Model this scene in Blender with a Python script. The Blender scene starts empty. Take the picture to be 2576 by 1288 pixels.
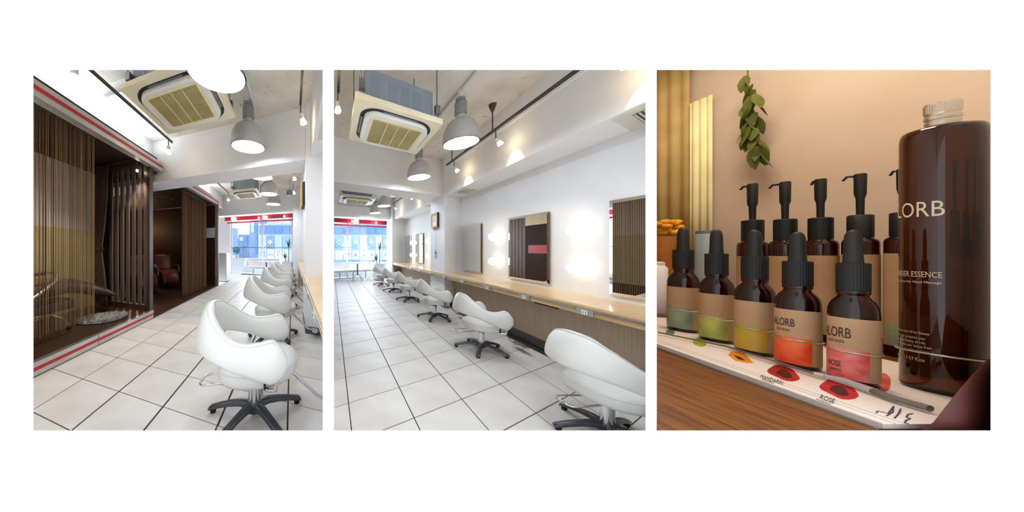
import bpy, bmesh, math, random
from mathutils import Vector, Matrix
random.seed(7)
# ------------------------------------------------------------------ camera, sky, exposure
F, CX, CY = 600.0, 826.0, 626.0          # focal length and principal point in pixels of the 2576x1288 frame
S = 1.125                                # metres per unit of the survey (eye height 1.2 units = 1.35 m)
EYE = 1.2
sc = bpy.context.scene
cd = bpy.data.cameras.new('camera'); cam = bpy.data.objects.new('camera', cd); sc.collection.objects.link(cam)
cam.location = (0, 0, EYE * S); cam.rotation_euler = (math.pi / 2, 0, 0)
cd.sensor_width = 36.0; cd.lens = F * 36.0 / 2576.0
cd.shift_x = (1288 - CX) / 2576.0; cd.shift_y = -(644 - CY) / 2576.0
cd.clip_start = 0.05; cd.clip_end = 300
sc.camera = cam
world = bpy.data.worlds.new('sky'); sc.world = world; world.use_nodes = True
bg = world.node_tree.nodes['Background']
bg.inputs[0].default_value = (0.88, 0.94, 1.0, 1); bg.inputs[1].default_value = 0.78
sc.view_settings.view_transform = 'Standard'; sc.view_settings.look = 'None'
sc.view_settings.exposure = 1.28; sc.view_settings.gamma = 1.0; sc.view_settings.use_curve_mapping = False
try:
    sc.cycles.max_bounces = 7; sc.cycles.diffuse_bounces = 4; sc.cycles.glossy_bounces = 4; sc.cycles.use_adaptive_sampling = True; sc.cycles.adaptive_threshold = .025
    sc.cycles.transmission_bounces = 8; sc.cycles.transparent_max_bounces = 12
    sc.cycles.caustics_reflective = False; sc.cycles.caustics_refractive = False
    sc.cycles.sample_clamp_indirect = 4.0; sc.cycles.use_denoising = True
except Exception: pass
C = sc.collection
def area_light(name, loc, rot, size, power, col, size_y=None, spread=None):
    l = bpy.data.lights.new(name, 'AREA'); l.energy = power; l.color = col; l.size = size
    if size_y: l.shape = 'RECTANGLE'; l.size_y = size_y
    if spread: l.spread = spread
    o = bpy.data.objects.new(name, l); C.objects.link(o); o.location = loc; o.rotation_euler = rot
    return o
def point_light(name, loc, power, col, r=.05):
    l = bpy.data.lights.new(name, 'POINT'); l.energy = power; l.color = col; l.shadow_soft_size = r
    o = bpy.data.objects.new(name, l); C.objects.link(o); o.location = loc; return o
def spot_light(name, loc, target, power, col, ang=60, r=.03, blend=.6):
    l = bpy.data.lights.new(name, 'SPOT'); l.energy = power; l.color = col; l.spot_size = math.radians(ang); l.spot_blend = blend; l.shadow_soft_size = r
    o = bpy.data.objects.new(name, l); C.objects.link(o); o.location = loc
    d = Vector(target) - Vector(loc); o.rotation_euler = d.to_track_quat('-Z', 'Y').to_euler(); return o
# area lights added at the two far windows to strengthen their daylight
area_light('window_fill', (-3.2, 11.9, 1.7), (math.radians(80), 0, math.radians(162)), 2.8, 48, (.80, .90, 1), 2.4)
area_light('window_fill', (1.6, 10.85, 1.5), (math.radians(80), 0, math.radians(180)), 2.6, 38, (.80, .90, 1), 2.2)
# ------------------------------------------------------------------ survey helpers
def at(x, y, Y):                         # the point seen at pixel (x, y) at depth Y
    return Vector(((x - CX) / F * Y, Y, EYE - (y - CY) / F * Y)) * S
def on(x, y, z):                         # the point seen at a pixel on the level plane z
    return at(x, y, (EYE - z) * F / (y - CY))
class Frame:                             # plan axes of one room: u across, v along its long walls
    def __init__(s, a, b): s.a, s.b = a, b
    def p(s, u, v, z):
        Y = v + s.b * u; return Vector((u + s.a * Y, Y, z)) * S
    def on_u(s, x, y, u):
        k = (x - CX) / F; return at(x, y, u / (k - s.a))
    def on_v(s, x, y, v):
        k = (x - CX) / F; return at(x, y, v / (1 - s.b * (k - s.a)))
    def vz(s, x, y, u):
        P = s.on_u(x, y, u) / S; return P.y - s.b * u, P.z
    def box(s, mb, u0, u1, v0, v1, z0, z1):
        mb.hexa([s.p(u, v, z) for z in (z0, z1) for u, v in ((u0, v0), (u1, v0), (u1, v1), (u0, v1))]); return mb
    def along(s): return math.atan2(1, s.a)      # heading of the long walls
A = Frame(-.1517, -.4055)                # first salon room
B = Frame(.0133, .467)                   # second salon room
# ------------------------------------------------------------------ materials
def lin(c):
    return tuple(((v / 255) / 12.92 if v / 255 <= .04045 else ((v / 255 + .055) / 1.055) ** 2.4) for v in c)
MATS = {}
def mat(name, rgb, rough=.5, metal=0., rgb2=None, scale=8., stretch=(1, 1, 1), detail=4., bump=0., bscale=None, emit=0., ergb=None,
        trans=0., ior=1.45, coat=0., spec=.5, lo=.35, hi=.65, island=0., alpha=1., sheen=0.):
    m = bpy.data.materials.new(name); m.use_nodes = True; nt = m.node_tree; N = nt.nodes; L = nt.links
    b = N['Principled BSDF']; c = lin(rgb)
    b.inputs['Base Color'].default_value = (*c, 1); b.inputs['Roughness'].default_value = rough; b.inputs['Metallic'].default_value = metal
    b.inputs['Specular IOR Level'].default_value = spec; b.inputs['IOR'].default_value = ior
    b.inputs['Transmission Weight'].default_value = trans; b.inputs['Coat Weight'].default_value = coat; b.inputs['Alpha'].default_value = alpha
    b.inputs['Sheen Weight'].default_value = sheen
    if emit:
        e = lin(ergb or rgb); b.inputs['Emission Color'].default_value = (*e, 1); b.inputs['Emission Strength'].default_value = emit
    src = None
    if rgb2 is not None or bump:
        tc = N.new('ShaderNodeTexCoord'); mp = N.new('ShaderNodeMapping'); mp.inputs['Scale'].default_value = stretch
        L.new(tc.outputs['Object'], mp.inputs['Vector'])
    if rgb2 is not None:
        nz = N.new('ShaderNodeTexNoise'); nz.inputs['Scale'].default_value = scale; nz.inputs['Detail'].default_value = detail
        L.new(mp.outputs[0], nz.inputs['Vector'])
        r = N.new('ShaderNodeValToRGB'); r.color_ramp.elements[0].position = lo; r.color_ramp.elements[1].position = hi
        r.color_ramp.elements[0].color = (*c, 1); r.color_ramp.elements[1].color = (*lin(rgb2), 1)
        L.new(nz.outputs['Fac'], r.inputs[0]); src = r.outputs[0]
        if island:
            g = N.new('ShaderNodeNewGeometry'); L.new(g.outputs['Random Per Island'], r.inputs[0])
        L.new(src, b.inputs['Base Color'])
    if bump:
        n2 = N.new('ShaderNodeTexNoise'); n2.inputs['Scale'].default_value = bscale or scale * 3; n2.inputs['Detail'].default_value = 6
        L.new(mp.outputs[0], n2.inputs['Vector'])
        bp = N.new('ShaderNodeBump'); bp.inputs['Strength'].default_value = bump; bp.inputs['Distance'].default_value = .01
        L.new(n2.outputs['Fac'], bp.inputs['Height']); L.new(bp.outputs[0], b.inputs['Normal'])
    MATS[name] = m; return m
# ------------------------------------------------------------------ mesh builder
ORG = {}
class MB:
    def __init__(s): s.v = []; s.f = []
    def add(s, vs, fs):
        o = len(s.v); s.v += [Vector(p) for p in vs]; s.f += [tuple(o + i for i in f) for f in fs]; return s
    def poly(s, pts): return s.add(pts, [tuple(range(len(pts)))])
    def hexa(s, p): return s.add(p, [(3, 2, 1, 0), (4, 5, 6, 7), (0, 1, 5, 4), (1, 2, 6, 5), (2, 3, 7, 6), (3, 0, 4, 7)])
    def box(s, x0, x1, y0, y1, z0, z1):
        return s.hexa([(x, y, z) for z in (z0, z1) for x, y in ((x0, y0), (x1, y0), (x1, y1), (x0, y1))])
    def prism(s, pl, z0, z1):
        n = len(pl); return s.add([(x, y, z0) for x, y in pl] + [(x, y, z1) for x, y in pl],
            [tuple(range(n - 1, -1, -1)), tuple(range(n, 2 * n))] + [(i, (i + 1) % n, n + (i + 1) % n, n + i) for i in range(n)])
    def extr(s, pts, d):                 # polygon of 3D points pushed along d
        n = len(pts); d = Vector(d); pts = [Vector(p) for p in pts]
        return s.add(pts + [p + d for p in pts], [tuple(range(n - 1, -1, -1)), tuple(range(n, 2 * n))] + [(i, (i + 1) % n, n + (i + 1) % n, n + i) for i in range(n)])
    def rings(s, R, caps=True, closed=False):
        n = len(R[0]); vs = [p for r in R for p in r]; fs = []
        m = len(R)
        for i in range(m if closed else m - 1):
            j = (i + 1) % m
            fs += [(i * n + k, i * n + (k + 1) % n, j * n + (k + 1) % n, j * n + k) for k in range(n)]
        if caps and not closed: fs += [tuple(range(n - 1, -1, -1)), tuple((m - 1) * n + k for k in range(n))]
        return s.add(vs, fs)
    def lathe(s, prof, n=24, c=(0, 0, 0), caps=True):
        c = Vector(c)
        return s.rings([[c + Vector((r * math.cos(2 * math.pi * k / n), r * math.sin(2 * math.pi * k / n), z)) for k in range(n)] for r, z in prof], caps)
    def tube(s, pts, r, n=8, closed=False):
        pts = [Vector(p) for p in pts]; R = []; m = len(pts); up = None
        for i, p in enumerate(pts):
            a = pts[(i - 1) % m] if closed or i > 0 else p; b = pts[(i + 1) % m] if closed or i < m - 1 else p
            t = (b - a); t = t.normalized() if t.length > 1e-9 else Vector((0, 0, 1))
            if up is None: up = Vector((0, 0, 1)) if abs(t.z) < .9 else Vector((1, 0, 0))
            sx = t.cross(up); sx = sx.normalized() if sx.length > 1e-6 else Vector((1, 0, 0))
            up = sx.cross(t).normalized(); rr = r[i] if isinstance(r, (list, tuple)) else r
            R.append([p + sx * (rr * math.cos(2 * math.pi * k / n)) + up * (rr * math.sin(2 * math.pi * k / n)) for k in range(n)])
        return s.rings(R, True, closed)
    def sphere(s, c, r, n=16, m=10, sz=1.):
        c = Vector(c); R = []
        for i in range(1, m):
            a = math.pi * i / m
            R.append([c + Vector((r * math.sin(a) * math.cos(2 * math.pi * k / n), r * math.sin(a) * math.sin(2 * math.pi * k / n), -r * sz * math.cos(a))) for k in range(n)])
        return s.rings(R)
    def build(s, name, m, parent=None, smooth=False, bevel=0., sub=0, local=False, seg=2):
        off = Vector((0, 0, 0)) if (local or parent is None) else ORG.get(parent.name, Vector((0, 0, 0)))
        me = bpy.data.meshes.new(name); me.from_pydata([p - off for p in s.v], [], s.f); me.validate()
        bm = bmesh.new(); bm.from_mesh(me); bmesh.ops.recalc_face_normals(bm, faces=bm.faces); bm.to_mesh(me); bm.free()
        o = bpy.data.objects.new(name, me); C.objects.link(o); me.materials.append(MATS[m] if isinstance(m, str) else m)
        if smooth:
            for p in me.polygons: p.use_smooth = True
            try: me.set_sharp_from_angle(angle=math.radians(50))
            except Exception: pass
        if parent is not None: o.parent = parent; ORG[o.name] = off
        else: ORG[o.name] = Vector((0, 0, 0))
        if bevel:
            b = o.modifiers.new('bevel', 'BEVEL'); b.width = bevel; b.segments = seg; b.limit_method = 'ANGLE'; b.angle_limit = math.radians(40)
        if sub:
            q = o.modifiers.new('subsurf', 'SUBSURF'); q.levels = sub; q.render_levels = sub
        return o
def tag(o, label, cat, group=None):
    o['label'] = label; o['category'] = cat
    if group: o['group'] = group
    return o
def struct(o, label=None):
    o['kind'] = 'structure'
    if label: o['label'] = label
    return o
def thing(name, label, cat, loc=(0, 0, 0), rz=0., group=None, scale=None):
    o = bpy.data.objects.new(name, None); C.objects.link(o); o.location = loc; o.rotation_euler = (0, 0, rz); o.empty_display_size = .1
    if scale: o.scale = (scale, scale, scale) if not isinstance(scale, tuple) else scale
    ORG[o.name] = Vector(loc); return tag(o, label, cat, group)
def copy_tree(o, parent=None):
    c = o.copy(); C.objects.link(c); c.parent = parent
    if o.name in ORG: ORG[c.name] = ORG[o.name]
    for ch in list(o.children): copy_tree(ch, c)
    return c
def catmull(P, n):
    P = [Vector(p) if not isinstance(p, (int, float)) else p for p in P]; out = []
    for i in range(len(P) - 1):
        p0 = P[max(i - 1, 0)]; p1 = P[i]; p2 = P[i + 1]; p3 = P[min(i + 2, len(P) - 1)]
        for k in range(n):
            t = k / n
            out.append(.5 * ((2 * p1) + (p2 - p0) * t + (2 * p0 - 5 * p1 + 4 * p2 - p3) * t * t + (3 * p1 - p0 - 3 * p2 + p3) * t ** 3))
    out.append(P[-1]); return out
def text_mesh(s, size=1., spacing=1., extrude=0.):
    cu = bpy.data.curves.new('lettering', 'FONT'); cu.body = s; cu.size = size; cu.space_character = spacing; cu.extrude = extrude; cu.resolution_u = 3
    o = bpy.data.objects.new('lettering', cu); C.objects.link(o)
    dg = bpy.context.evaluated_depsgraph_get(); me = bpy.data.meshes.new_from_object(o.evaluated_get(dg))
    vs = [v.co.copy() for v in me.vertices]; fs = [tuple(p.vertices) for p in me.polygons]
    bpy.data.objects.remove(o); bpy.data.curves.remove(cu); bpy.data.meshes.remove(me)
    return vs, fs
# palette
mat('gallery_white', (252, 252, 252), .9)
mat('paint_white', (247, 247, 248), .75, rgb2=(243, 243, 243), scale=3, bump=.05, bscale=60)
mat('ceiling_concrete', (240, 235, 226), .85, rgb2=(218, 208, 192), scale=2.2, bump=.5, bscale=22, lo=.4, hi=.75)
def specks(m, rgb, scale, edge):       # small pits and stains in a plain surface
    nt = m.node_tree; N = nt.nodes; L = nt.links; b = N['Principled BSDF']; src = b.inputs['Base Color'].links[0].from_socket
    tc = N.new('ShaderNodeTexCoord'); nz = N.new('ShaderNodeTexNoise'); nz.inputs['Scale'].default_value = scale; nz.inputs['Detail'].default_value = 3; L.new(tc.outputs['Object'], nz.inputs['Vector'])
    r = N.new('ShaderNodeValToRGB'); r.color_ramp.elements[0].position = edge; r.color_ramp.elements[1].position = edge + .05; L.new(nz.outputs['Fac'], r.inputs[0])
    mx = N.new('ShaderNodeMix'); mx.data_type = 'RGBA'; L.new(r.outputs[0], mx.inputs[0]); L.new(src, mx.inputs[6]); mx.inputs[7].default_value = (*lin(rgb), 1); L.new(mx.outputs[2], b.inputs['Base Color'])
specks(MATS['ceiling_concrete'], (150, 136, 120), 13, .69)
mat('grout', (52, 46, 42), .9)
mat('tile_stone', (220, 217, 213), .38, rgb2=(206, 199, 190), scale=2.6, detail=8, bump=.06, bscale=30, lo=.35, hi=.72)
mat('dark_wood', (44, 25, 15), .35, rgb2=(70, 42, 24), scale=3, stretch=(14, 1.2, 14), lo=.3, hi=.7)
mat('dark_wall', (42, 27, 18), .7, spec=.2, rgb2=(62, 40, 25), scale=3, stretch=(30, 30, .6), lo=.3, hi=.7)
mat('brown_panel', (104, 72, 42), .5, rgb2=(70, 46, 26), scale=4, stretch=(40, 40, .5), lo=.35, hi=.65)
mat('booth_ceiling', (42, 25, 18), .6, rgb2=(52, 32, 22), scale=3)
mat('silver_trim', (205, 203, 198), .32, .55, rgb2=(188, 184, 178), scale=3)
mat('red_stripe', (184, 30, 42), .4, rgb2=(176, 26, 38), scale=3)
mat('red_awning', (206, 40, 62), .7, rgb2=(196, 34, 56), scale=3)
mat('aluminium', (200, 200, 202), .3, .9, rgb2=(180, 180, 184), scale=8)
mat('chrome', (225, 225, 228), .08, 1., rgb2=(212, 212, 216), scale=4)
mat('olive_metal', (90, 80, 40), .4, .4, rgb2=(80, 70, 36), scale=6)
mat('lounge_white', (236, 236, 236), .55, rgb2=(228, 228, 230), scale=3)
mat('glass_pane', (235, 245, 250), .02, trans=1., ior=1.01, rgb2=(240, 248, 252), scale=1)
# ------------------------------------------------------------------ the white front wall with its three openings
DW = 1.05
PANELS = [(84, 812), (840, 1624), (1652, 2492)]; PT, PB = 176, 1083
def front_wall():
    mb = MB(); Y0, Y1 = DW, DW + .02
    def grid(Y, grow):
        cols = [-9.0]; zt = at(0, PT, Y).z + grow; zb = at(0, PB, Y).z - grow
        xs = []
        for a, b in PANELS: xs.append((at(a, 0, Y).x - grow, at(b, 0, Y).x + grow))
        edges = [-6.0 * S] + [e for p in xs for e in p] + [9.0 * S]; zz = [-2.2 * S, zb, zt, 5.0 * S]
        for i in range(len(edges) - 1):
            for j in range(3):
                if j == 1 and i % 2 == 1: continue
                x0, x1, z0, z1 = edges[i], edges[i + 1], zz[j], zz[j + 1]
                mb.poly([(x0, Y * S, z0), (x1, Y * S, z0), (x1, Y * S, z1), (x0, Y * S, z1)])
        return xs, zb, zt
    a = grid(Y0, 0.); b = grid(Y1, .012)
    for i in range(3):
        (p0, p1), (q0, q1) = a[0][i], b[0][i]
        P = [(p0, Y0 * S, a[1]), (p1, Y0 * S, a[1]), (p1, Y0 * S, a[2]), (p0, Y0 * S, a[2])]
        Q = [(q0, Y1 * S, b[1]), (q1, Y1 * S, b[1]), (q1, Y1 * S, b[2]), (q0, Y1 * S, b[2])]
        for k in range(4): mb.poly([P[k], P[(k + 1) % 4], Q[(k + 1) % 4], Q[k]])
    struct(mb.build('wall_front', 'gallery_white'), 'plain white front wall with three large rectangular openings')
front_wall()
# ------------------------------------------------------------------ clipping plan polygons where the rooms meet
def clip(pl, nx, ny, c):
    out = []
    for i in range(len(pl)):
        a, b = pl[i], pl[(i + 1) % len(pl)]; da = nx * a[0] + ny * a[1] - c; db = nx * b[0] + ny * b[1] - c
        if da <= 1e-9: out.append(a)
        if (da < -1e-9 and db > 1e-9) or (da > 1e-9 and db < -1e-9):
            t = da / (da - db); out.append((a[0] + t * (b[0] - a[0]), a[1] + t * (b[1] - a[1])))
    return out
def plan(fr, u0, u1, v0, v1):
    return [tuple(fr.p(u, v, 0)[:2]) for u, v in ((u0, v0), (u1, v0), (u1, v1), (u0, v1))]
YN = (DW + .02) * S
def room_clip(fr, pl):
    if fr is A: pl = clip(pl, 1, 0, -.012 * S)
    else:
        pl = clip(pl, -1, 0, -.012 * S); pl = clip(pl, 1, -1.347, 0) if pl else pl
    return clip(pl, 0, -1, -YN - .005) if pl else pl
def rbox(fr, mb, u0, u1, v0, v1, z0, z1):
    pl = room_clip(fr, plan(fr, u0, u1, v0, v1))
    if len(pl) >= 3: mb.prism(pl, z0 * S, z1 * S)
    return mb
def R(fr, *a): return rbox(fr, MB(), *a)
def window_glass():
    m = bpy.data.materials.new('window_glass'); m.use_nodes = True; nt = m.node_tree; nt.nodes.clear(); N = nt.nodes
    o = N.new('ShaderNodeOutputMaterial'); mx = N.new('ShaderNodeMixShader'); t = N.new('ShaderNodeBsdfTransparent'); g = N.new('ShaderNodeBsdfGlossy')
    t.inputs[0].default_value = (.93, .97, 1, 1); g.inputs['Roughness'].default_value = .02; mx.inputs[0].default_value = .06
    nt.links.new(t.outputs[0], mx.inputs[1]); nt.links.new(g.outputs[0], mx.inputs[2]); nt.links.new(mx.outputs[0], o.inputs[0]); MATS['window_glass'] = m
window_glass()
# ------------------------------------------------------------------ tiled floors
def tiled_floor(fr, u_lines, v_lines, slab, label):
    mb = MB(); pl = room_clip(fr, plan(fr, *slab)); mb.prism(pl, -.12 * S, -.006)
    fl = struct(mb.build('floor', 'grout'), label); g = .0036
    def bev(pl, z):
        cx = sum(p[0] for p in pl) / len(pl); cy = sum(p[1] for p in pl) / len(pl); n = len(pl)
        inn = [(cx + (x - cx) * .992, cy + (y - cy) * .992) for x, y in pl]
        vs = [(x - cx, y - cy, -.006) for x, y in pl] + [(x - cx, y - cy, -.002) for x, y in pl] + [(x - cx, y - cy, 0) for x, y in inn]
        fs = [(i, (i + 1) % n, n + (i + 1) % n, n + i) for i in range(n)] + [(n + i, n + (i + 1) % n, 2 * n + (i + 1) % n, 2 * n + i) for i in range(n)] + [tuple(range(2 * n, 3 * n))]
        return vs, fs, (cx, cy)
    shared = None
    for i in range(len(u_lines) - 1):
        for j in range(len(v_lines) - 1):
            full = plan(fr, u_lines[i] + g, u_lines[i + 1] - g, v_lines[j] + g, v_lines[j + 1] - g)
            pl = room_clip(fr, full)
            if len(pl) < 3: continue
            ar = abs(sum(pl[k][0] * pl[(k + 1) % len(pl)][1] - pl[(k + 1) % len(pl)][0] * pl[k][1] for k in range(len(pl)))) / 2
            if ar < .004: continue
            whole = len(pl) == 4 and all(abs(a[0] - b[0]) + abs(a[1] - b[1]) < 1e-6 for a, b in zip(pl, full))
            vs, fs, c = bev(pl, 0)
            if whole and shared: me = shared
            else:
                me = bpy.data.meshes.new('tile'); me.from_pydata(vs, [], fs); me.materials.append(MATS['tile_stone'])
                if whole: shared = me
            o = bpy.data.objects.new('tile', me); C.objects.link(o); o.parent = fl; o.location = (c[0], c[1], 0)
    return fl
ua = [-2.405] + [-.03 - .4765 * k for k in range(4, -1, -1)] + [.4465, .923]
va = [1.417 + .435 * k for k in range(-2, 21)]
tiled_floor(A, ua, va, (-2.405, 1.2, .5, 10.6), 'square pale stone floor tiles with dark joints beside the dark booths')
ub = [.587 + .4545 * k for k in range(-6, 5)]; vb = [1.42 + .374 * k for k in range(-5, 22)]
tiled_floor(B, ub, vb, (-5.0, 2.75, -1.6, 9.8), 'pale stone floor tiles with dark joints under the row of chairs by the counter')
# ------------------------------------------------------------------ first room: shell
CA = 3.28
struct(R(A, -6.6, 2.4, -3, 8.35, CA, CA + .12).build('ceiling', 'ceiling_concrete'), 'rough painted concrete ceiling of the room with booths')
struct(R(A, -6.6, 2.4, 8.35, 10.45, 2.95, 3.05).build('ceiling', 'paint_white'))
mb = MB(); pt = .011 * S
mb.box(-pt, pt, YN, 13.2 * S, -.1 * S, 3.6 * S); struct(mb.build('wall_right', 'paint_white'), 'white dividing wall between the two salon rooms')
struct(R(A, -6.7, 2.4, 3.555, 4.13, 2.5, CA).build('trim_1', 'paint_white', bevel=.006), 'wide white ceiling beam crossing above the booths')
struct(R(A, -6.7, 2.4, 8.3, 8.7, 2.5, CA).build('trim_2', 'paint_white', bevel=.006), 'white ceiling beam before the far window')
struct(R(A, -2.80, -2.716, -1, 3.555, 2.79, CA).build('wall_left', 'paint_white'), 'white wall strip above the silver fascia')
struct(R(A, -2.80, -2.716, 4.13, 8.3, 2.79, CA).build('wall_left', 'paint_white'))
struct(R(A, -6.7, -6.6, -3, 10.5, -.1, CA).build('wall_left', 'dark_wall'))
# pillar and soffit on the counter side
pil = struct(R(A, .192, 2.0, 3.47, 4.2, 0, CA).build('trim_3', 'paint_white', bevel=.006), 'white pillar rising from the counter under the beam')
R(A, .186, .5, 3.462, 4.21, 0, .1).build('kick_plate', mat('kick_grey', (92, 92, 94), .5, rgb2=(84, 84, 86), scale=4), pil)
struct(R(A, .03, 2.0, 8.0, 8.9, 0, CA).build('trim_4', 'paint_white', bevel=.006), 'white far pillar beside the window')
struct(R(A, .2526, 2.0, -1, 3.47, 2.5, CA).build('trim_5', 'paint_white', bevel=.006), 'white ceiling soffit over the counter')
struct(R(A, .2526, 2.0, 4.2, 8.0, 2.5, CA).build('trim_6', 'paint_white', bevel=.006))
# far wall with window opening
VA = 10.3
wl = MB()
rbox(A, wl, -6.6, -3.0, VA, VA + .12, 0, 3.0); rbox(A, wl, .04, 2., VA, VA + .12, 0, 3.0); rbox(A, wl, -3.0, .04, VA, VA + .12, 2.72, 3.0); rbox(A, wl, -3.0, .04, VA, VA + .12, -.05, .04)
struct(wl.build('wall_back', 'paint_white'), 'white wall around the far window')
def window(fr, name, u0, u1, v, z0, z1, muls, rails, label):
    w = struct(R(fr, u0, u1, v + .02, v + .07, z0, z0 + .05).build(name, 'lounge_white'), label)
    for a in muls: R(fr, a - .03, a + .03, v + .0, v + .08, z0, z1).build('mullion', 'lounge_white', w)
    for z in rails: R(fr, u0, u1, v + .03, v + .06, z - .012, z + .012).build('glazing_bar', 'aluminium', w)
    e = [u0] + list(muls) + [u1]
    for a, b in zip(e[:-1], e[1:]): R(fr, a + .03, b - .03, v + .04, v + .048, z0 + .05, z1).build('pane', 'window_glass', w)
    return w
wA = window(A, 'window_1', -3.0, .04, VA, 0, 2.72, (-2.93, -1.36, .0), (1.26,), 'wide window with white frame at the far end of the booth room')
# frosted strips low on the glass
mat('frost', (235, 242, 248), .6, rgb2=(225, 235, 245), scale=2)
for k in range(9):
    z = .12 + k * .075
    R(A, -2.9, -.02, VA + .015, VA + .02, z, z + .052).build('frosted_strip', 'frost', wA)
# red valance and roller over the window
va_ = thing('window_valance', 'red fabric valance over the far window of the booth room', 'valance', A.p(-1.5, VA, 2.7))
R(A, -3.0, .04, VA - .9, VA - .88, 2.44, 2.63).build('fabric', 'red_awning', va_); R(A, -3.0, .04, VA - .9, VA - .02, 2.63, 2.65).build('top_board', 'red_awning', va_)
R(A, -3.0, .04, VA - .55, VA - .5, 2.36, 2.42).build('rail', mat('pink_rail', (196, 120, 120), .5, rgb2=(188, 112, 112), scale=3), va_)
# ------------------------------------------------------------------ booth one
bt = struct(R(A, -5.4, -2.46, -1, 3.2, -.05, .13).build('floor', 'dark_wood'), 'dark wooden raised booth floor behind the kerb')
kb = thing('booth_kerb', 'pale metal kerb with a red stripe edging the raised booth', 'kerb', A.p(-2.42, 1, 0))
R(A, -2.46, -2.41, -1, 3.17, 0, .128).build('face', 'silver_trim', kb, bevel=.004)
R(A, -2.412, -2.404, -1, 3.172, .055, .087).build('red_stripe', 'red_stripe', kb)
R(A, -2.47, -2.408, -1, 3.172, .128, .136).build('edge_strip', 'aluminium', kb)
R(A, -2.4095, -2.4085, 1.99, 1.996, 0, .128).build('joint', 'grout', kb)
struct(R(A, -5.4, -2.53, -1, 3.45, 2.80, 2.9).build('ceiling', 'booth_ceiling'), 'dark brown booth ceiling')
fs_ = thing('booth_fascia', 'silver fascia with red stripe over the curtained booth', 'fascia', A.p(-2.42, 1, 2.7))
R(A, -2.52, -2.41, -1, 3.47, 2.635, 2.794).build('face', 'silver_trim', fs_, bevel=.003)
R(A, -2.412, -2.402, -1, 3.472, 2.70, 2.737).build('red_stripe', 'red_stripe', fs_)
R(A, -5.2, -2.53, 3.32, 3.47, 2.62, 2.64).build('underside', 'booth_ceiling', fs_)
mat('booth_wall_grey', (198, 190, 184), .7, rgb2=(186, 176, 168), scale=2)
mat('booth_wall_olive', (176, 164, 122), .7, rgb2=(164, 150, 108), scale=2)
bw = struct(R(A, -3.9, -3.8, -1, 3.2, .13, 1.545).build('wall_left', 'booth_wall_olive'), 'booth back wall, olive below and pale grey above')
R(A, -3.9, -3.8, -1, 3.2, 1.545, 2.635).build('upper_panel', 'booth_wall_grey', bw); R(A, -3.9, -3.8, -1, 3.2, 2.635, 2.8).build('pelmet', 'booth_ceiling', bw)
struct(R(A, -3.9, -3.56, 3.2, 3.3, 0, 2.8).build('wall_back', 'dark_wall'))
struct(R(A, -6.6, -3.8, -1.2, -1.1, 0, 2.8).build('wall_front', 'dark_wall'))
# curtain track
tk = MB(); tk.tube([A.p(-2.62, v, 2.775) for v in (-.5, 1, 2.4, 2.85)] + [A.p(-2.66, 3.0, 2.775), A.p(-2.78, 3.06, 2.775), A.p(-3.0, 3.07, 2.775), A.p(-3.75, 3.07, 2.775)], .014, 6)
tag(tk.build('curtain_track', 'olive_metal', smooth=True), 'olive curved curtain track under the booth ceiling', 'track')
def strings(fr, u, v0, v1, z0, z1, n, cols, name, label, jitter=.012, r=.0028):
    t = thing(name, label, 'curtain', fr.p(u, v0, z0))
    mb = MB(); rnd = random.Random(3)
    for i in range(n):
        v = v0 + (v1 - v0) * (i + rnd.uniform(-.4, .4)) / n; du = rnd.uniform(-jitter, jitter); zz = z0 + rnd.uniform(0, .02)
        a = fr.p(u + du, v, zz); b = fr.p(u + du, v, z1); k = r * rnd.uniform(.7, 1.4) * S
        mb.add([a + Vector((-k, 0, 0)), a + Vector((0, -k, 0)), a + Vector((k, 0, 0)), a + Vector((0, k, 0)), b + Vector((-k, 0, 0)), b + Vector((0, -k, 0)), b + Vector((k, 0, 0)), b + Vector((0, k, 0))],
               [(0, 1, 5, 4), (1, 2, 6, 5), (2, 3, 7, 6), (3, 0, 4, 7)])
    o = mb.build('string', cols, t); o['kind'] = 'stuff'
    R(fr, u - .02, u + .02, v0, v1, z1 - .02, z1).build('head_rail', 'olive_metal', t)
    return t
mat('string_mix', (84, 50, 22), .7, rgb2=(168, 130, 84), scale=1, island=1, lo=.3, hi=.9)
mat('string_brown', (78, 50, 28), .7, rgb2=(116, 80, 46), scale=1, island=1, lo=.2, hi=.95)
strings(A, -2.82, .9, 2.27, .205, 2.795, 115, 'string_mix', 'string_curtain', 'loose brown string curtain hanging before the reclining chair', r=.0032)
# slatted screen
ss = thing('slat_screen', 'dark slatted wooden screen with a post beside the brown curtain', 'screen', A.p(-3.0, 3.2, .13))
mat('slat_brown', (72, 58, 50), .38, rgb2=(60, 46, 38), scale=3, stretch=(20, 20, .5)); mat('slat_side', (96, 84, 80), .4, rgb2=(84, 72, 68), scale=3, stretch=(20, 20, .5))
for i in range(7):
    u = -3.5 + i * .148
    mb = MB(); c = A.p(u, 3.2, 0); d = Vector((.94, -.34, 0)).normalized() * .040 * S; n = Vector((d.y, -d.x, 0)).normalized() * .012 * S
    pl = [tuple((c + a * d + b * n)[:2]) for a, b in ((-1, -1), (1, -1), (1, 1), (-1, 1))]
    mb.prism(pl, .13 * S, 2.78 * S); mb.build('slat', 'slat_side', ss)
R(A, -2.545, -2.475, 3.14, 3.24, .13, 2.63).build('post', 'slat_brown', ss); R(A, -3.6, -2.5, 3.16, 3.24, .13, .2).build('bottom_rail', 'slat_brown', ss)
R(A, -3.55, -2.54, 3.13, 3.19, 2.70, 2.79).build('top_rail', 'slat_brown', ss)
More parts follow.
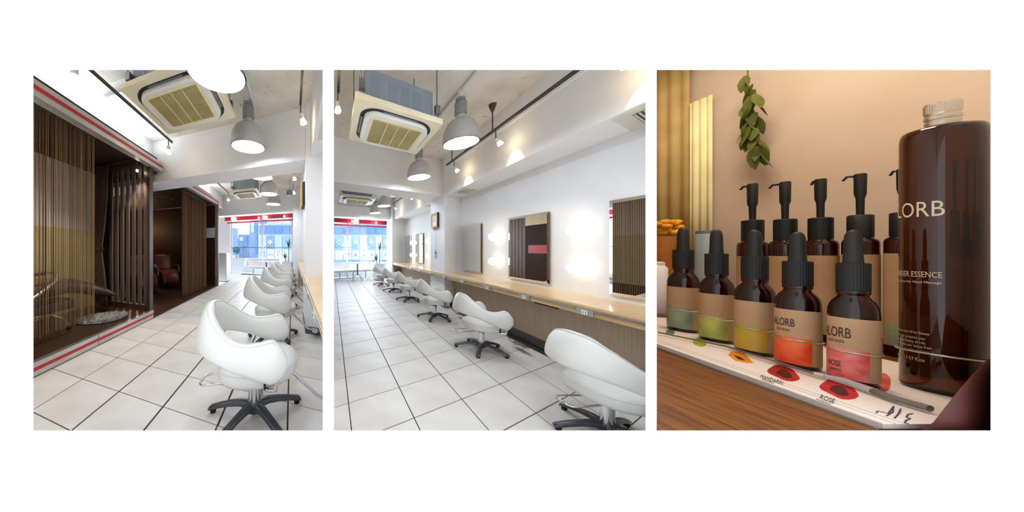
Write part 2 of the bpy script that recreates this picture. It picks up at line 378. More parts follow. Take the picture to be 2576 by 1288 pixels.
# ------------------------------------------------------------------ booth two
struct(R(A, -6.6, -2.412, 3.2, 6.85, -.05, .015).build('floor', 'dark_wood'), 'dark wooden floor of the shampoo booth')
struct(R(A, -6.6, -2.53, 4.14, 6.76, 2.645, 2.78).build('ceiling', 'booth_ceiling'), 'dark ceiling of the shampoo booth'); struct(R(A, -6.6, -2.75, 3.3, 4.13, 2.505, 2.6).build('ceiling', 'booth_ceiling'))
f2 = thing('booth_fascia', 'silver fascia with red stripe over the shampoo booth, turning down at its end', 'fascia', A.p(-2.42, 5, 2.7))
R(A, -2.52, -2.41, 4.13, 6.85, 2.635, 2.794).build('face', 'silver_trim', f2, bevel=.003); R(A, -2.412, -2.402, 4.13, 6.856, 2.70, 2.737).build('red_stripe', 'red_stripe', f2)
R(A, -2.52, -2.41, 6.77, 6.85, 0, 2.635).build('end_face', 'silver_trim', f2); R(A, -2.412, -2.402, 6.80, 6.825, 0, 2.70).build('end_stripe', 'red_stripe', f2)
struct(R(A, -6.6, -2.52, 6.77, 6.85, 0, 2.64).build('wall_back', 'dark_wall'), 'dark wooden end wall of the shampoo booth')
bp_ = thing('blind_window', 'small white slatted blind set in the dark booth end wall', 'blind', A.p(-2.7, 6.76, 1.6))
a0, z_0 = A.on_v(515, 597, 6.75) / S, None
za = (A.on_v(535, 598, 6.75) / S).z; zb = (A.on_v(535, 573, 6.75) / S).z
R(A, -2.98, -2.53, 6.75, 6.765, za, zb).build('backing', 'lounge_white', bp_)
for k in range(7):
    z = za + (zb - za) * (k + .3) / 7; R(A, -2.97, -2.54, 6.74, 6.752, z, z + (zb - za) / 14).build('slat', 'frost', bp_)
strings(A, -2.66, 4.71, 6.31, .03, 2.62, 210, 'string_brown', 'string_curtain', 'dense brown string curtain at the front of the shampoo booth', .02, .0055)
for i, (x, y) in enumerate([(410, 497), (459, 516.5)]):
    p = on(x, y, 2.63); t = thing('downlight', ['round ceiling downlight nearer the slatted screen in the shampoo booth', 'round ceiling downlight nearer the dense string curtain'][i], 'downlight', p)
    m = MB(); m.lathe([(.03, -.004), (.055, -.004), (.06, .0), (.06, .012)], 20, p); m.build('ring', 'aluminium', t, smooth=True)
    m = MB(); m.lathe([(.0, -.002), (.034, -.002), (.034, .01)], 16, p); m.build('lens', mat('downlight_glow%d' % i, (255, 240, 215), .5, emit=8, rgb2=(255, 240, 215)), t)
    spot_light('downlight_beam', p + Vector((0, 0, -.03)), p + Vector((0, 0, -2)), 5, (1, .82, .6), 90)
hp = on(468, 505, 2.63); hatch = MB(); hatch.tube([A.p(-3.9, 5.0, 2.632), A.p(-3.4, 5.0, 2.632), A.p(-3.4, 5.5, 2.632), A.p(-3.9, 5.5, 2.632)], .008, 4, closed=True)
tag(hatch.build('ceiling_hatch', 'silver_trim'), 'square hatch frame in the dark shampoo booth ceiling', 'hatch')
# ------------------------------------------------------------------ second room: shell
CB = 3.05; VB = 9.3
struct(R(B, -6, 4.0, -3, 8.0, CB, CB + .12).build('ceiling', 'ceiling_concrete'), 'rough painted concrete ceiling of the room with the mirrors')
struct(R(B, -6, 4.0, 8.0, 9.45, 2.7, 2.8).build('ceiling', 'paint_white'))
struct(R(B, 2.75, 2.80, -2, 9.5, -.1, CB).build('wall_right', 'paint_white'), 'white wall behind the mirrors and counter')
ray = MB(); d = Vector((1, 1.353, 0)); 
pr = [(1.350 * DW * S + .02, YN), (1.350 * 2.075 * S, 2.075 * S), (1.358 * 2.075 * S, 2.075 * S), (1.358 * DW * S + .02, YN)]
ray.prism(pr, -.1 * S, 3.6 * S); struct(ray.build('wall_right', 'paint_white'), 'slanting white wall between salon and bottle niche')
struct(R(B, -6, 2.75, 3.9, 4.45, 2.307, CB).build('trim_7', 'paint_white', bevel=.006), 'wide white ceiling beam crossing the mirror room')
struct(R(B, -6, 2.75, 8.0, 8.5, 2.307, CB).build('trim_8', 'paint_white', bevel=.006), 'white ceiling beam before the far window of the mirror room')
pb = struct(R(B, 2.30, 2.75, 3.78, 4.48, 0, CB).build('trim_9', 'paint_white', bevel=.006), 'white pillar with the clock')
R(B, 2.292, 2.6, 3.772, 4.488, 0, .09).build('kick_plate', 'kick_grey', pb)
struct(R(B, 2.22, 2.75, 7.68, 8.6, 0, CB).build('trim_10', 'paint_white', bevel=.006), 'white far pillar at the end of the counter')
struct(R(B, 2.30, 2.75, -1, 3.78, 2.28, CB).build('trim_11', 'paint_white', bevel=.006), 'white soffit above the near mirrors')
struct(R(B, 2.30, 2.75, 4.48, 7.7, 2.28, CB).build('trim_12', 'paint_white', bevel=.006), 'white soffit above the far mirrors')
struct(R(B, 2.27, 2.31, -1, 3.78, 2.80, CB).build('trim_13', 'paint_white'))
wl = MB(); rbox(B, wl, 2.49, 2.75, VB, VB + .12, 0, 2.75); rbox(B, wl, -6, 2.49, VB, VB + .12, 2.36, 2.75); rbox(B, wl, -6, 2.49, VB, VB + .12, -.05, .03)
rbox(B, wl, 2.49, 2.6, 8.5, VB, 0, 2.75)
struct(wl.build('wall_back', 'paint_white'))
wB = window(B, 'window_2', -4.5, 2.49, VB, 0, 2.36, (.64, 2.47), (1.27,), 'wide window with white frame at the far end of the mirror room')
for k in range(8):
    z = .1 + k * .07; R(B, -4.4, 2.45, VB + .015, VB + .02, z, z + .05).build('frosted_strip', 'frost', wB)
vb_ = thing('window_valance', 'red fabric valance over the far window of the mirror room', 'valance', B.p(1, VB, 2.3))
R(B, -4, 2.45, VB - .6, VB - .58, 2.18, 2.33).build('fabric', 'red_awning', vb_); R(B, -4, 2.45, VB - .6, VB - .02, 2.33, 2.345).build('top_board', 'red_awning', vb_); R(B, -4, 2.4, VB - .2, VB - .17, 2.1, 2.16).build('rail', 'pink_rail', vb_)
# booth side of the second room: dark wood boards with a red niche panel, mirrored in the glass

# cove lamps on top of the booths, washing the white strip above the fascia
mat('cove_tube', (235, 244, 255), .4, emit=1, ergb=(225, 238, 255), rgb2=(235, 244, 255))
for v0, v1, lb in ((-.8, 3.3, 'cool fluorescent cove lamp hidden above the curtained booth'), (4.3, 6.7, 'cool fluorescent cove lamp hidden above the shampoo booth')):
    t = thing('cove_lamp', lb, 'lamp', A.p(-2.62, v0, 2.9)); R(A, -2.68, -2.56, v0, v1, 2.905, 2.92).build('batten', 'paint_white', t)
    m = MB(); m.tube([A.p(-2.62, v0, 2.94), A.p(-2.62, v1, 2.94)], .014, 8); m.build('tube', 'cove_tube', t, smooth=True)
    p0, p1 = A.p(-2.62, v0, 2.97), A.p(-2.62, v1, 2.97); o = area_light('cove_light', (p0 + p1) / 2, (0, 0, 0), .06, 1.6 * (v1 - v0), (.86, .93, 1), (p1 - p0).length); o.rotation_euler = (math.pi, 0, math.atan2((p1 - p0).y, (p1 - p0).x) - math.pi / 2)
# ------------------------------------------------------------------ booth side of the mirror room (seen in its mirrors)
def board(y0, y1, z0, z1, m, name, par, th=.006):
    b = MB(); b.box(.0115 * S, (.0115 + th) * S, y0 * S, y1 * S, z0 * S, z1 * S); return b.build(name, m, par)
bw2 = MB(); bw2.box(.0115 * S, .014 * S, 2.2 * S, 9.0 * S, 0, 2.6 * S)
bw2 = struct(bw2.build('wall_left', 'dark_wall'), 'dark wooden wall facing the mirrors')
mat('painted_lit_cream', (226, 200, 160), .6, rgb2=(216, 188, 146), scale=3)  # cream colour stands in for the lit beige area the mirror shows
mat('strip_tan', (150, 128, 106), .7, rgb2=(140, 118, 96), scale=3); mat('strip_olive', (128, 112, 70), .7, rgb2=(118, 102, 62), scale=3)
board(2.25, 5.2, 1.45, 2.2, 'strip_tan', 'upper_backing', bw2); board(2.25, 5.2, .55, 1.45, 'strip_olive', 'lower_backing', bw2)
for i in range(90): board(2.26 + i * .0325, 2.26 + i * .0325 + random.uniform(.007, .016), .02, 2.5, 'string_brown', 'hanging_strip', bw2, .008)
for i in range(6): board(6.85 + i * .13, 6.96 + i * .13, .02, 2.1, 'brown_panel', 'board', bw2)
board(5.9, 6.85, 1.85, 2.12, 'painted_lit_cream', 'painted_lit_panel', bw2); board(6.15, 6.75, 1.08, 1.30, 'red_stripe', 'red_panel', bw2)
# ------------------------------------------------------------------ air conditioners
mat('ac_cream', (236, 226, 196), .45, rgb2=(228, 216, 180), scale=3); mat('ac_white', (236, 233, 226), .4, rgb2=(230, 226, 216), scale=3)
mat('ac_slot', (36, 34, 34), .6, rgb2=(26, 25, 25), scale=3); mat('ac_grille', (188, 172, 116), .6, rgb2=(174, 158, 102), scale=5)
mat('ac_body', (150, 160, 172), .5, .3, rgb2=(140, 150, 162), scale=3); mat('ac_plate', (142, 152, 166), .5, .3, rgb2=(134, 144, 158), scale=3); mat('steel', (130, 138, 142), .4, .6, rgb2=(112, 120, 124), scale=6)
def aircon(fr, u0, u1, v0, v1, z, ct, label):
    pe = -.75 if fr is A else -.16
    t = thing('air_conditioner', label, 'air conditioner', fr.p((u0 + u1) / 2, (v0 + v1) / 2, z))
    q = lambda a, b, zz: fr.p(u0 + (u1 - u0) * a, v0 + (v1 - v0) * b, zz)
    def rr(lo, hi, rad, n=6):
        P = []
        for cx, cy, a0 in ((hi - rad, hi - rad, 0), (lo + rad, hi - rad, 90), (lo + rad, lo + rad, 180), (hi - rad, lo + rad, 270)):
            for k in range(n + 1):
                a = math.radians(a0 + 90 * k / n); P.append((cx + rad * math.cos(a), cy + rad * math.sin(a)))
        return P
    def plate(P, za, zb):
        m = MB(); n = len(P); m.add([q(a, b, za) for a, b in P] + [q(a, b, zb) for a, b in P], [tuple(range(n)), tuple(range(n, 2 * n))] + [(i, (i + 1) % n, n + (i + 1) % n, n + i) for i in range(n)]); return m
    plate(rr(0, 1, .02), z, z + .045).build('panel', 'ac_cream', t)
    plate(rr(.075, .925, .2), z - .004, z + .01).build('air_slot', 'ac_slot', t)
    plate(rr(.115, .885, .16), z - .035, z + .01).build('inner_plate', 'ac_white', t)
    plate(rr(.17, .83, .08), z - .038, z).build('filter_frame', 'ac_cream', t)
    g = plate(rr(.21, .79, .02), z - .040, z).build('grille', 'ac_grille', t)
    m = MB()
    for k in range(30):
        b = .222 + .556 * k / 29
        m.hexa([q(a, bb, zz) for zz in (z - .0445, z - .040) for a, bb in ((.215, b - .005), (.785, b - .005), (.785, b + .005), (.215, b + .005))])
    o = m.build('grille_slats', 'ac_grille', g); o['kind'] = 'stuff'
    for a in (.37, .5, .63):
        m = MB(); m.hexa([q(x, y, zz) for zz in (z - .046, z - .040) for x, y in ((a - .004, .215), (a + .004, .215), (a + .004, .785), (a - .004, .785))]); m.build('grille_rib', 'ac_cream', g)
    for (a0, a1, b0, b1) in ((.3, .7, .082, .108), (.3, .7, .892, .918), (.082, .108, .3, .7), (.892, .918, .3, .7)):
        m = MB(); m.hexa([q(x, y, zz) for zz in (z - .008, z) for x, y in ((a0, b0), (a1, b0), (a1, b1), (a0, b1))]); m.build('louvre', 'steel', t)
    top = min(ct - .12, z + (.42 if fr is A else .29))
    bd = plate([(.1, .1), (.9, .1), (.9, .9), (.1, .9)], z + .045, top).build('body', 'ac_body', t)
    for a in (.16, .36, .5, .64):
        m = MB(); w = .1; m.hexa([q(x, y, zz) for zz in (z + .10, z + .24) for x, y in ((a, .097), (a + w, .095), (a + w, .1), (a, .1))]); m.build('cover_plate', 'ac_plate', bd)
    for a, b in ((.06, .06), (.94, .06), (.06, .94), (.94, .94)):
        m = MB(); m.tube([q(a, b, z + .12), q(a, b, ct)], .006, 6); 
        m.hexa([q(x, y, zz) for zz in (z + .1, z + .17) for x, y in ((a - .02, b - .02), (a + .04, b - .02), (a + .04, b + .04), (a - .02, b + .04))]); m.build('hanger', 'steel', t)
    m = MB(); m.tube([q(.1, .5, ct - .17), q(pe * .5, .5, ct - .12), q(pe, .5, ct - .12)], .055 * S, 12); m.build('drain_pipe', 'lounge_white', t, smooth=True)
    return t
aircon(A, -1.625, -.652, 1.584, 2.47, 2.7, CA, 'large cream ceiling air conditioner nearest the silver fascia')
aircon(A, -1.665, -.87, 5.65, 6.55, 2.7, CA, 'small far ceiling air conditioner before the window of the booth room')
aircon(B, .166, .945, 1.575, 2.2155, 2.25, CB, 'large cream ceiling air conditioner in the mirror room')
aircon(B, .166, .945, 4.62, 5.30, 2.25, CB, 'far ceiling air conditioner beyond the beam of the mirror room')
# ------------------------------------------------------------------ pendant lamps
mat('shade_grey', (206, 207, 208), .38, .35, rgb2=(198, 199, 202), scale=4); mat('can_grey', (160, 164, 170), .4, .4, rgb2=(150, 154, 162), scale=4)
mat('lamp_glow', (255, 255, 255), .5, emit=15, ergb=(228, 240, 255), rgb2=(255, 255, 255)); mat('shade_inside', (245, 245, 245), .5, rgb2=(240, 240, 240), scale=3)
def make_pendant(name, label, c, sc_, ct, group):
    t = thing(name, label, 'pendant lamp', c, group=group); k = sc_ * S
    m = MB(); prof = [(.227, 0), (.226, .05), (.222, .12), (.207, .19), (.175, .255), (.13, .30), (.085, .325), (.066, .332)]
    m.lathe([(r * k, z * k) for r, z in prof] + [(r * k * .95, (z - .008) * k) for r, z in reversed(prof)], 40, c, caps=False); m.build('shade', 'shade_grey', t, smooth=True)
    m = MB(); m.lathe([(.212 * k, .012 * k), (.212 * k, .02 * k)], 36, c); m.build('diffuser', 'lamp_glow', t)
    m = MB(); m.lathe([(.066 * k, .322 * k), (.066 * k, .37 * k), (.058 * k, .375 * k), (.058 * k, .39 * k)], 28, c); m.build('neck', 'shade_grey', t, smooth=True)
    m = MB(); m.lathe([(.06 * k, .39 * k), (.076 * k, .39 * k), (.076 * k, .555 * k), (.06 * k, .56 * k), (.055 * k, .575 * k)], 28, c); m.build('ballast_can', 'can_grey', t, smooth=True)
    m = MB(); m.lathe([(.062 * k, .575 * k), (.062 * k, .615 * k), (.04 * k, .62 * k)], 24, c); m.build('top_cap', 'can_grey', t, smooth=True)
    m = MB(); h = ct * S - c.z; m.lathe([(.04 * k, .61 * k), (.04 * k, max(h, .63 * k))], 20, c); m.build('ceiling_mount', 'lounge_white', t, smooth=True)
    return t
LA = ['grey dome pendant lamp cut off by the top edge of the left opening', 'grey dome pendant lamp in front of the beam in the booth room', 'dome pendant lamp half hidden right behind the beam in the booth room',
      'larger of the two small far dome pendant lamps by the booth room air conditioner', 'smallest farthest dome pendant lamp of the booth room']
for i, (u, v, z, k) in enumerate([(-.49, 1.36, 2.336, .8), (-.61, 3.07, 2.62, 1.), (-.61, 4.46, 2.62, 1.), (-.6, 5.93, 2.62, 1.), (-.6, 7.33, 2.62, 1.)]): make_pendant('pendant_lamp', LA[i], A.p(u, v, z), k, CA, 'dome pendants of the booth room')
LB = ['grey dome pendant lamp at the top edge of the middle opening', 'large grey dome pendant lamp in front of the track in the mirror room', 'grey dome pendant lamp below the cream air conditioner', 'dome pendant lamp half hidden behind the beam of the mirror room',
      'larger of the two small far dome pendant lamps of the mirror room', 'smallest farthest dome pendant lamp of the mirror room']
for i, v in enumerate([.75, 2.07, 3.39, 4.73, 6.13, 7.46]): make_pendant('pendant_lamp', LB[i], B.p(1.5, v, 2.43), .84, CB, 'dome pendants of the mirror room')
# conduits on the ceilings
for fr, u, v0, v1, ct, lb in ((A, -.55, .8, 3.5, CA, 'white conduit on the ceiling above the booth room lamps'), (B, 1.5, .6, 3.88, CB, 'white conduit on the ceiling above the mirror room lamps')):
    m = MB(); m.tube([fr.p(u, v0, ct - .022), fr.p(u, v1, ct - .022)], .02 * S, 8); tag(m.build('ceiling_conduit', 'lounge_white', smooth=True), lb, 'conduit')
# ------------------------------------------------------------------ track rails and spots
mat('rail_grey', (96, 98, 102), .4, .6, rgb2=(84, 86, 92), scale=5); mat('spot_white', (232, 230, 226), .4, rgb2=(224, 222, 218), scale=5)
mat('bulb_glow', (255, 226, 180), .5, emit=14, rgb2=(255, 226, 180))
def rail(fr, u, v0, v1, z, ct, brackets, label):
    t = thing('track_rail', label, 'track rail', fr.p(u, v0, z)); w = .014
    R(fr, u - w, u + w, v0, v1, z - w, z + w).build('rail', 'rail_grey', t, bevel=.003)
    R(fr, u - .004, u + .004, v0, v1, z - w - .002, z - w + .001).build('groove', 'ac_slot', t)
    for v in brackets:
        c = fr.p(u, v, ct); m = MB(); m.lathe([(.012, -.11), (.02, -.1), (.05, -.01), (.05, 0)], 20, c); m.build('bracket_cone', 'olive_metal', t, smooth=True)
        m = MB(); m.tube([fr.p(u, v, z), fr.p(u, v, ct - .08)], .009, 8); m.build('bracket_stem', 'rail_grey', t, smooth=True)
def spot(fr, u, v, z, drop, aim, label, power=9, sz=1.):
    p = fr.p(u, v, z - .0165); t = thing('track_spot', label, 'spotlight', p); k = sz * S
    d = Vector(aim).normalized(); e = p + Vector((0, 0, -drop * .45 * S))
    m = MB(); m.tube([p, e], .007 * k, 6); m.build('stem', 'rail_grey', t, smooth=True)
    m = MB(); b = e + d * (.07 * k); m.tube([e, e + d * .012 * k, b], [.012 * k, .027 * k, .027 * k], 16); m.build('holder', 'spot_white', t, smooth=True)
    m = MB(); m.tube([b, b + d * .05 * k, b + d * .062 * k], [.024 * k, .04 * k, .03 * k], 16); m.build('bulb', 'bulb_glow', t, smooth=True)
    spot_light('spot_beam', b + d * .075 * k, b + d, power * .55, (1, .8, .55), 62, .03)
rail(A, -1.97, -.5, 3.12, 2.95, CA, (), 'long grey track rail beside the silver fascia'); rail(A, -1.98, 4.2, 6.65, 2.95, CA, (), 'far grey track rail near the far air conditioner')
rail(A, .1, -.5, 2.93, 2.95, CA, (2.2,), 'grey track rail at the right edge of the left opening'); rail(A, .02, 4.3, 6.4, 2.9, CA, (4.9, 6.2), 'far grey track rail above the clock')
dn = (0, 0, -1)
spot(A, -1.97, 1.36, 2.95, .2, dn, 'track spot at the upper left of the booth room'); spot(A, -1.97, 3.0, 2.95, .2, dn, 'track spot at the end of the long rail by the fascia')
spot(A, -1.98, 4.85, 2.95, .2, dn, 'tiny far track spot above the booth room air conditioner'); spot(A, -1.98, 6.6, 2.95, .25, dn, 'tiny far track spot below the far air conditioner')
spot(A, .1, 2.85, 2.95, .3, (.3, .1, -1), 'track spot at the right edge of the left opening', 9); spot(A, .02, 5.1, 2.9, .2, (.3, 0, -1), 'upper tiny far track spot near the clock', 5); spot(A, .02, 6.3, 2.9, .25, (.3, 0, -1), 'lower tiny far track spot near the clock', 5)
rail(B, .065, .5, 2.25, 2.7, CB, (), 'grey track rail at the left edge of the middle opening'); rail(B, 2.06, -.6, 3.30, 2.7, CB, (2.09, 3.12), 'long grey track rail over the mirrors'); rail(B, 2.06, 4.6, 7.2, 2.7, CB, (5.1, 7.0), 'far grey track rail beyond the beam of the mirror room')
spot(B, .068, 1.5, 2.7, .2, (.1, 0, -1), 'track spot at the top left of the middle opening', 8, .85); spot(B, .06, 2.21, 2.7, .22, dn, 'track spot at the left edge before the beam of the mirror room', 5, .8)
wd = (.75, 0, -1)
spot(B, 2.06, 2.03, 2.7, .2, wd, 'track spot by the near bracket over the mirrors', 12, .85); spot(B, 2.06, 3.05, 2.7, .22, wd, 'track spot at the end of the long rail over the mirrors', 10, .85); spot(B, 2.06, .75, 2.7, .2, wd, 'track spot at the near end of the long rail over the mirrors', 16, .85)
spot(B, 2.06, 5.3, 2.7, .2, wd, 'far track spot right behind the beam of the mirror room', 8, .85); spot(B, 2.06, 6.9, 2.7, .2, wd, 'tiny farthest track spot of the mirror room', 8, .85)
# ------------------------------------------------------------------ counters
mat('maple', (234, 202, 154), .28, rgb2=(226, 190, 140), scale=2.5, stretch=(6, 1, 6), coat=.3); mat('maple_edge', (214, 178, 126), .4, rgb2=(204, 166, 114), scale=2.5, stretch=(6, 1, 6))
mat('oak_panel', (196, 176, 150), .5, rgb2=(182, 160, 134), scale=3, stretch=(22, 22, .8)); mat('outlet_grey', (184, 182, 176), .4, .3, rgb2=(176, 174, 168), scale=6); mat('outlet_white', (240, 240, 236), .4, rgb2=(236, 236, 230), scale=6)
def counter(fr, uf, ub, v0, v1, z, lip, panel_u, outs, label):
    t = thing('counter', label, 'counter', fr.p(uf, v0, 0))
    R(fr, uf, ub, v0, v1, z - .02, z).build('worktop', 'maple', t)
    f = R(fr, uf + .002, uf + .03, v0, v1, z - lip, z - .02).build('front_edge', 'maple_edge', t)
    R(fr, uf - .006, uf + .004, v0, v1, z - lip * .55, z - lip * .37).build('metal_strip', 'aluminium', t, bevel=.002)
    if panel_u: R(fr, panel_u, panel_u + .03, v0, v1, .1, z - .02).build('front_panel', 'oak_panel', t); R(fr, panel_u - .01, panel_u + .02, v0, v1, 0, .1).build('kick_plate', 'kick_grey', t)
    R(fr, uf + .03, ub, v1 - .04, v1, 0, z - .02).build('end_panel', 'oak_panel', t)
    for v in outs:
        o = R(fr, uf - .012, uf, v - .07, v + .07, z - lip * 1.02, z - lip * .42).build('outlet_plate', 'outlet_grey', t, bevel=.002)
        R(fr, uf - .016, uf - .01, v - .025, v + .025, z - lip * .9, z - lip * .5).build('socket', 'outlet_white', o)
        for dv in (-.01, .01): R(fr, uf - .0175, uf - .015, v + dv - .002, v + dv + .002, z - lip * .78, z - lip * .62).build('socket_slot', 'ac_slot', o)
    return t
counter(B, 2.24, 2.75, -1.5, 7.68, .7, .085, 2.54, [1.06 + .66 * k for k in range(10)], 'long pale maple counter with metal strip under the mirrors')
counter(A, .165, 1.2, -1.0, 7.9, .8, .1, None, [1.75, 2.5, 3.3, 4.1, 4.9, 5.7, 6.5], 'pale maple counter along the right edge of the left opening')
m = MB(); m.tube([B.p(2.27, 1.33, .603), B.p(2.27, 1.6, .603)], .011, 8); tag(m.build('counter_clip', 'ac_slot', smooth=True), 'small black clip under the front edge of the maple counter', 'clip')
# ------------------------------------------------------------------ mirrors, globe lamps, vents, clock
mat('mirror_glass', (238, 240, 240), .01, 1., rgb2=(236, 238, 238), scale=1); mat('gold_edge', (196, 160, 110), .3, .8, rgb2=(180, 144, 96), scale=4)
def mirror(v0, v1, label, z0=.75, z1=1.67):
    t = thing('wall_mirror', label, 'mirror', B.p(2.75, v0, z0)); u = 2.75
    R(B, u - .022, u, v0 + .01, v1 - .01, z0 + .01, z1 - .01).build('backing', 'gold_edge', t)
    a = [B.p(u - .024, v, z) for v, z in ((v0, z0), (v1, z0), (v1, z1), (v0, z1))]; e = .03; b = [B.p(u - .034, v, z) for v, z in ((v0 + e, z0 + e), (v1 - e, z0 + e), (v1 - e, z1 - e), (v0 + e, z1 - e))]
    cl = lambda P: all(p.x <= 1.347 * p.y for p in P)
    if not cl(a):
        vmin = 2.75 / (1.347 - .0133) - .467 * 2.75
        a = [B.p(u - .024, v, z) for v, z in ((vmin, z0), (v1, z0), (v1, z1), (vmin, z1))]; b = [B.p(u - .034, v, z) for v, z in ((vmin, z0 + e), (v1 - e, z0 + e), (v1 - e, z1 - e), (vmin, z1 - e))]
    m = MB(); m.poly(b); m.build('mirror_face', 'mirror_glass', t)
    for k in range(4): m = MB(); m.poly([a[k], a[(k + 1) % 4], b[(k + 1) % 4], b[k]]); m.build('slanted_rim', 'mirror_glass', t)
mirror(.30, 1.067, 'mirror with slanted glass rim at the right edge of the middle opening'); mirror(1.71, 2.40, 'large wall mirror between the two near pairs of globe lamps'); mirror(3.05, 3.74, 'wall mirror in the corner beside the pillar')
mirror(5.80, 6.47, 'far wall mirror beyond the clock pillar'); mirror(6.92, 7.60, 'farthest narrow-looking mirror at the end of the counter')
mat('globe_glow', (255, 250, 240), .5, emit=2, ergb=(255, 244, 224), rgb2=(255, 250, 240))
GL = ['near', 'second', 'third', 'farthest']
for i, v in enumerate([1.375, 2.70, 5.36, 6.68]):
    for j, z in enumerate((1.40, .995)):
        c = B.p(2.665, v, z); t = thing('globe_lamp', ('upper' if j == 0 else 'lower') + ' globe wall lamp ' + ['between the cut-off mirror and the large mirror', 'between the large mirror and the corner mirror', 'just beyond the clock pillar', 'at the far end between the two far mirrors'][i], 'wall lamp', c, group='globe wall lamps')
        m = MB(); m.sphere(c, .066 * S, 24, 14); m.build('globe', 'globe_glow', t, smooth=True)
        m = MB(); m.tube([B.p(2.71, v, z), B.p(2.75, v, z)], .04 * S, 20); m.build('wall_base', 'spot_white', t, smooth=True)
mat('vent_cream', (228, 224, 212), .5, rgb2=(220, 215, 202), scale=4); mat('vent_dark', (84, 80, 72), .6, rgb2=(74, 70, 64), scale=4)
def vent(fr, u0, u1, v0, v1, z, n, label):
    t = thing('ceiling_vent', label, 'vent', fr.p(u0, v0, z))
    R(fr, u0, u1, v0, v1, z - .012, z).build('frame', 'vent_cream', t); a, b = u0 + (u1 - u0) * .18, u1 - (u1 - u0) * .18; c, d = v0 + (v1 - v0) * .15, v1 - (v1 - v0) * .15
    R(fr, a, b, c, d, z - .014, z - .011).build('opening', 'vent_dark', t)
    for k in range(n):
        v = c + (d - c) * (k + .5) / n; R(fr, a, b, v - (d - c) / n * .22, v + (d - c) / n * .22, z - .02, z - .013).build('slat', 'vent_cream', t)
vent(B, 2.335, 2.725, .15, .895, 2.28, 18, 'large ceiling vent at the right edge of the middle opening'); vent(B, 2.34, 2.66, 3.10, 3.45, 2.28, 10, 'ceiling vent in the soffit beside the pillar'); vent(B, 2.34, 2.66, 7.15, 7.5, 2.28, 8, 'far ceiling vent at the end of the soffit'); vent(B, 2.36, 2.66, 4.6, 4.95, 2.28, 8, 'ceiling vent right behind the beam')
vent(A, .3, .62, 2.55, 2.95, 2.5, 8, 'ceiling vent at the right edge of the left opening')
mat('clock_wood', (206, 164, 96), .4, rgb2=(192, 148, 82), scale=4, stretch=(1, 1, 12)); mat('clock_face', (240, 240, 238), .5, rgb2=(236, 236, 234), scale=3); mat('ink', (30, 30, 34), .6, rgb2=(24, 24, 28), scale=3)
def clock(fr, u, v0, v1, z0, z1, label, s=1):
    t = thing('wall_clock', label, 'clock', fr.p(u, v0, z0)); b = .045
    R(fr, u - .04, u, v0, v1, z0, z1).build('body', 'ink', t)
    for a0, a1, c0, c1 in ((v0, v1, z0, z0 + b), (v0, v1, z1 - b, z1), (v0, v0 + b, z0 + b, z1 - b), (v1 - b, v1, z0 + b, z1 - b)): R(fr, u - .06, u - .038, a0, a1, c0, c1).build('frame', 'clock_wood', t, bevel=.003)
    f = R(fr, u - .045, u - .04, v0 + b, v1 - b, z0 + b, z1 - b).build('face', 'clock_face', t)
    vm, zm = (v0 + v1) / 2, (z0 + z1) / 2
    for dv, dz in ((.045, -.035), (.0, .085)): m = MB(); m.tube([fr.p(u - .048, vm, zm), fr.p(u - .048, vm + dv, zm + dz)], .0035, 5); m.build('hand', 'ink', f)
clock(B, 2.30, 4.03, 4.34, 1.667, 1.985, 'square wooden wall clock on the white pillar'); clock(A, .192, 3.62, 3.98, 1.85, 2.2, 'wall clock seen edge-on on the pillar of the booth room')
t = thing('wire_ornament', 'wire star ornament hanging on a thread below the clock', 'ornament', B.p(2.28, 4.15, 1.2)); cc = B.p(2.275, 4.15, 1.08)
m = MB(); m.tube([B.p(2.275, 4.15, 1.667), cc + Vector((0, 0, .12))], .0022, 4); m.build('thread', 'ink', t)
m = MB()
for k in range(5):
    a = math.radians(90 + 144 * k); b_ = math.radians(90 + 144 * (k + 1)); dv = Vector((.0133, 1, 0)) * .085
    m.tube([cc + dv * math.cos(a) + Vector((0, 0, .13 * math.sin(a))), cc + dv * math.cos(b_) + Vector((0, 0, .13 * math.sin(b_)))], .003, 4)
m.build('wire_star', mat('blue_wire', (84, 92, 140), .4, rgb2=(70, 78, 120), scale=4), t)
m = MB(); m.tube([cc + Vector((0, 0, .12)), cc + Vector((0, 0, .02))], [.004, .009], 6); m.build('weight', 'ink', t)
# small projector hung near the far track
t = thing('ceiling_speaker', 'small grey ceiling speaker hung near the far track', 'speaker', at(729, 487, 7.2)); p0 = at(729, 486, 7.2)
m = MB(); m.lathe([(.0, -.08), (.10, -.08), (.115, 0), (.10, .08), (0, .08)], 20, p0); m.build('body', 'ac_body', t, smooth=True); m = MB(); m.tube([p0, Vector((p0.x, p0.y, CA * S))], .012, 6); m.build('stem', 'maple_edge', t)
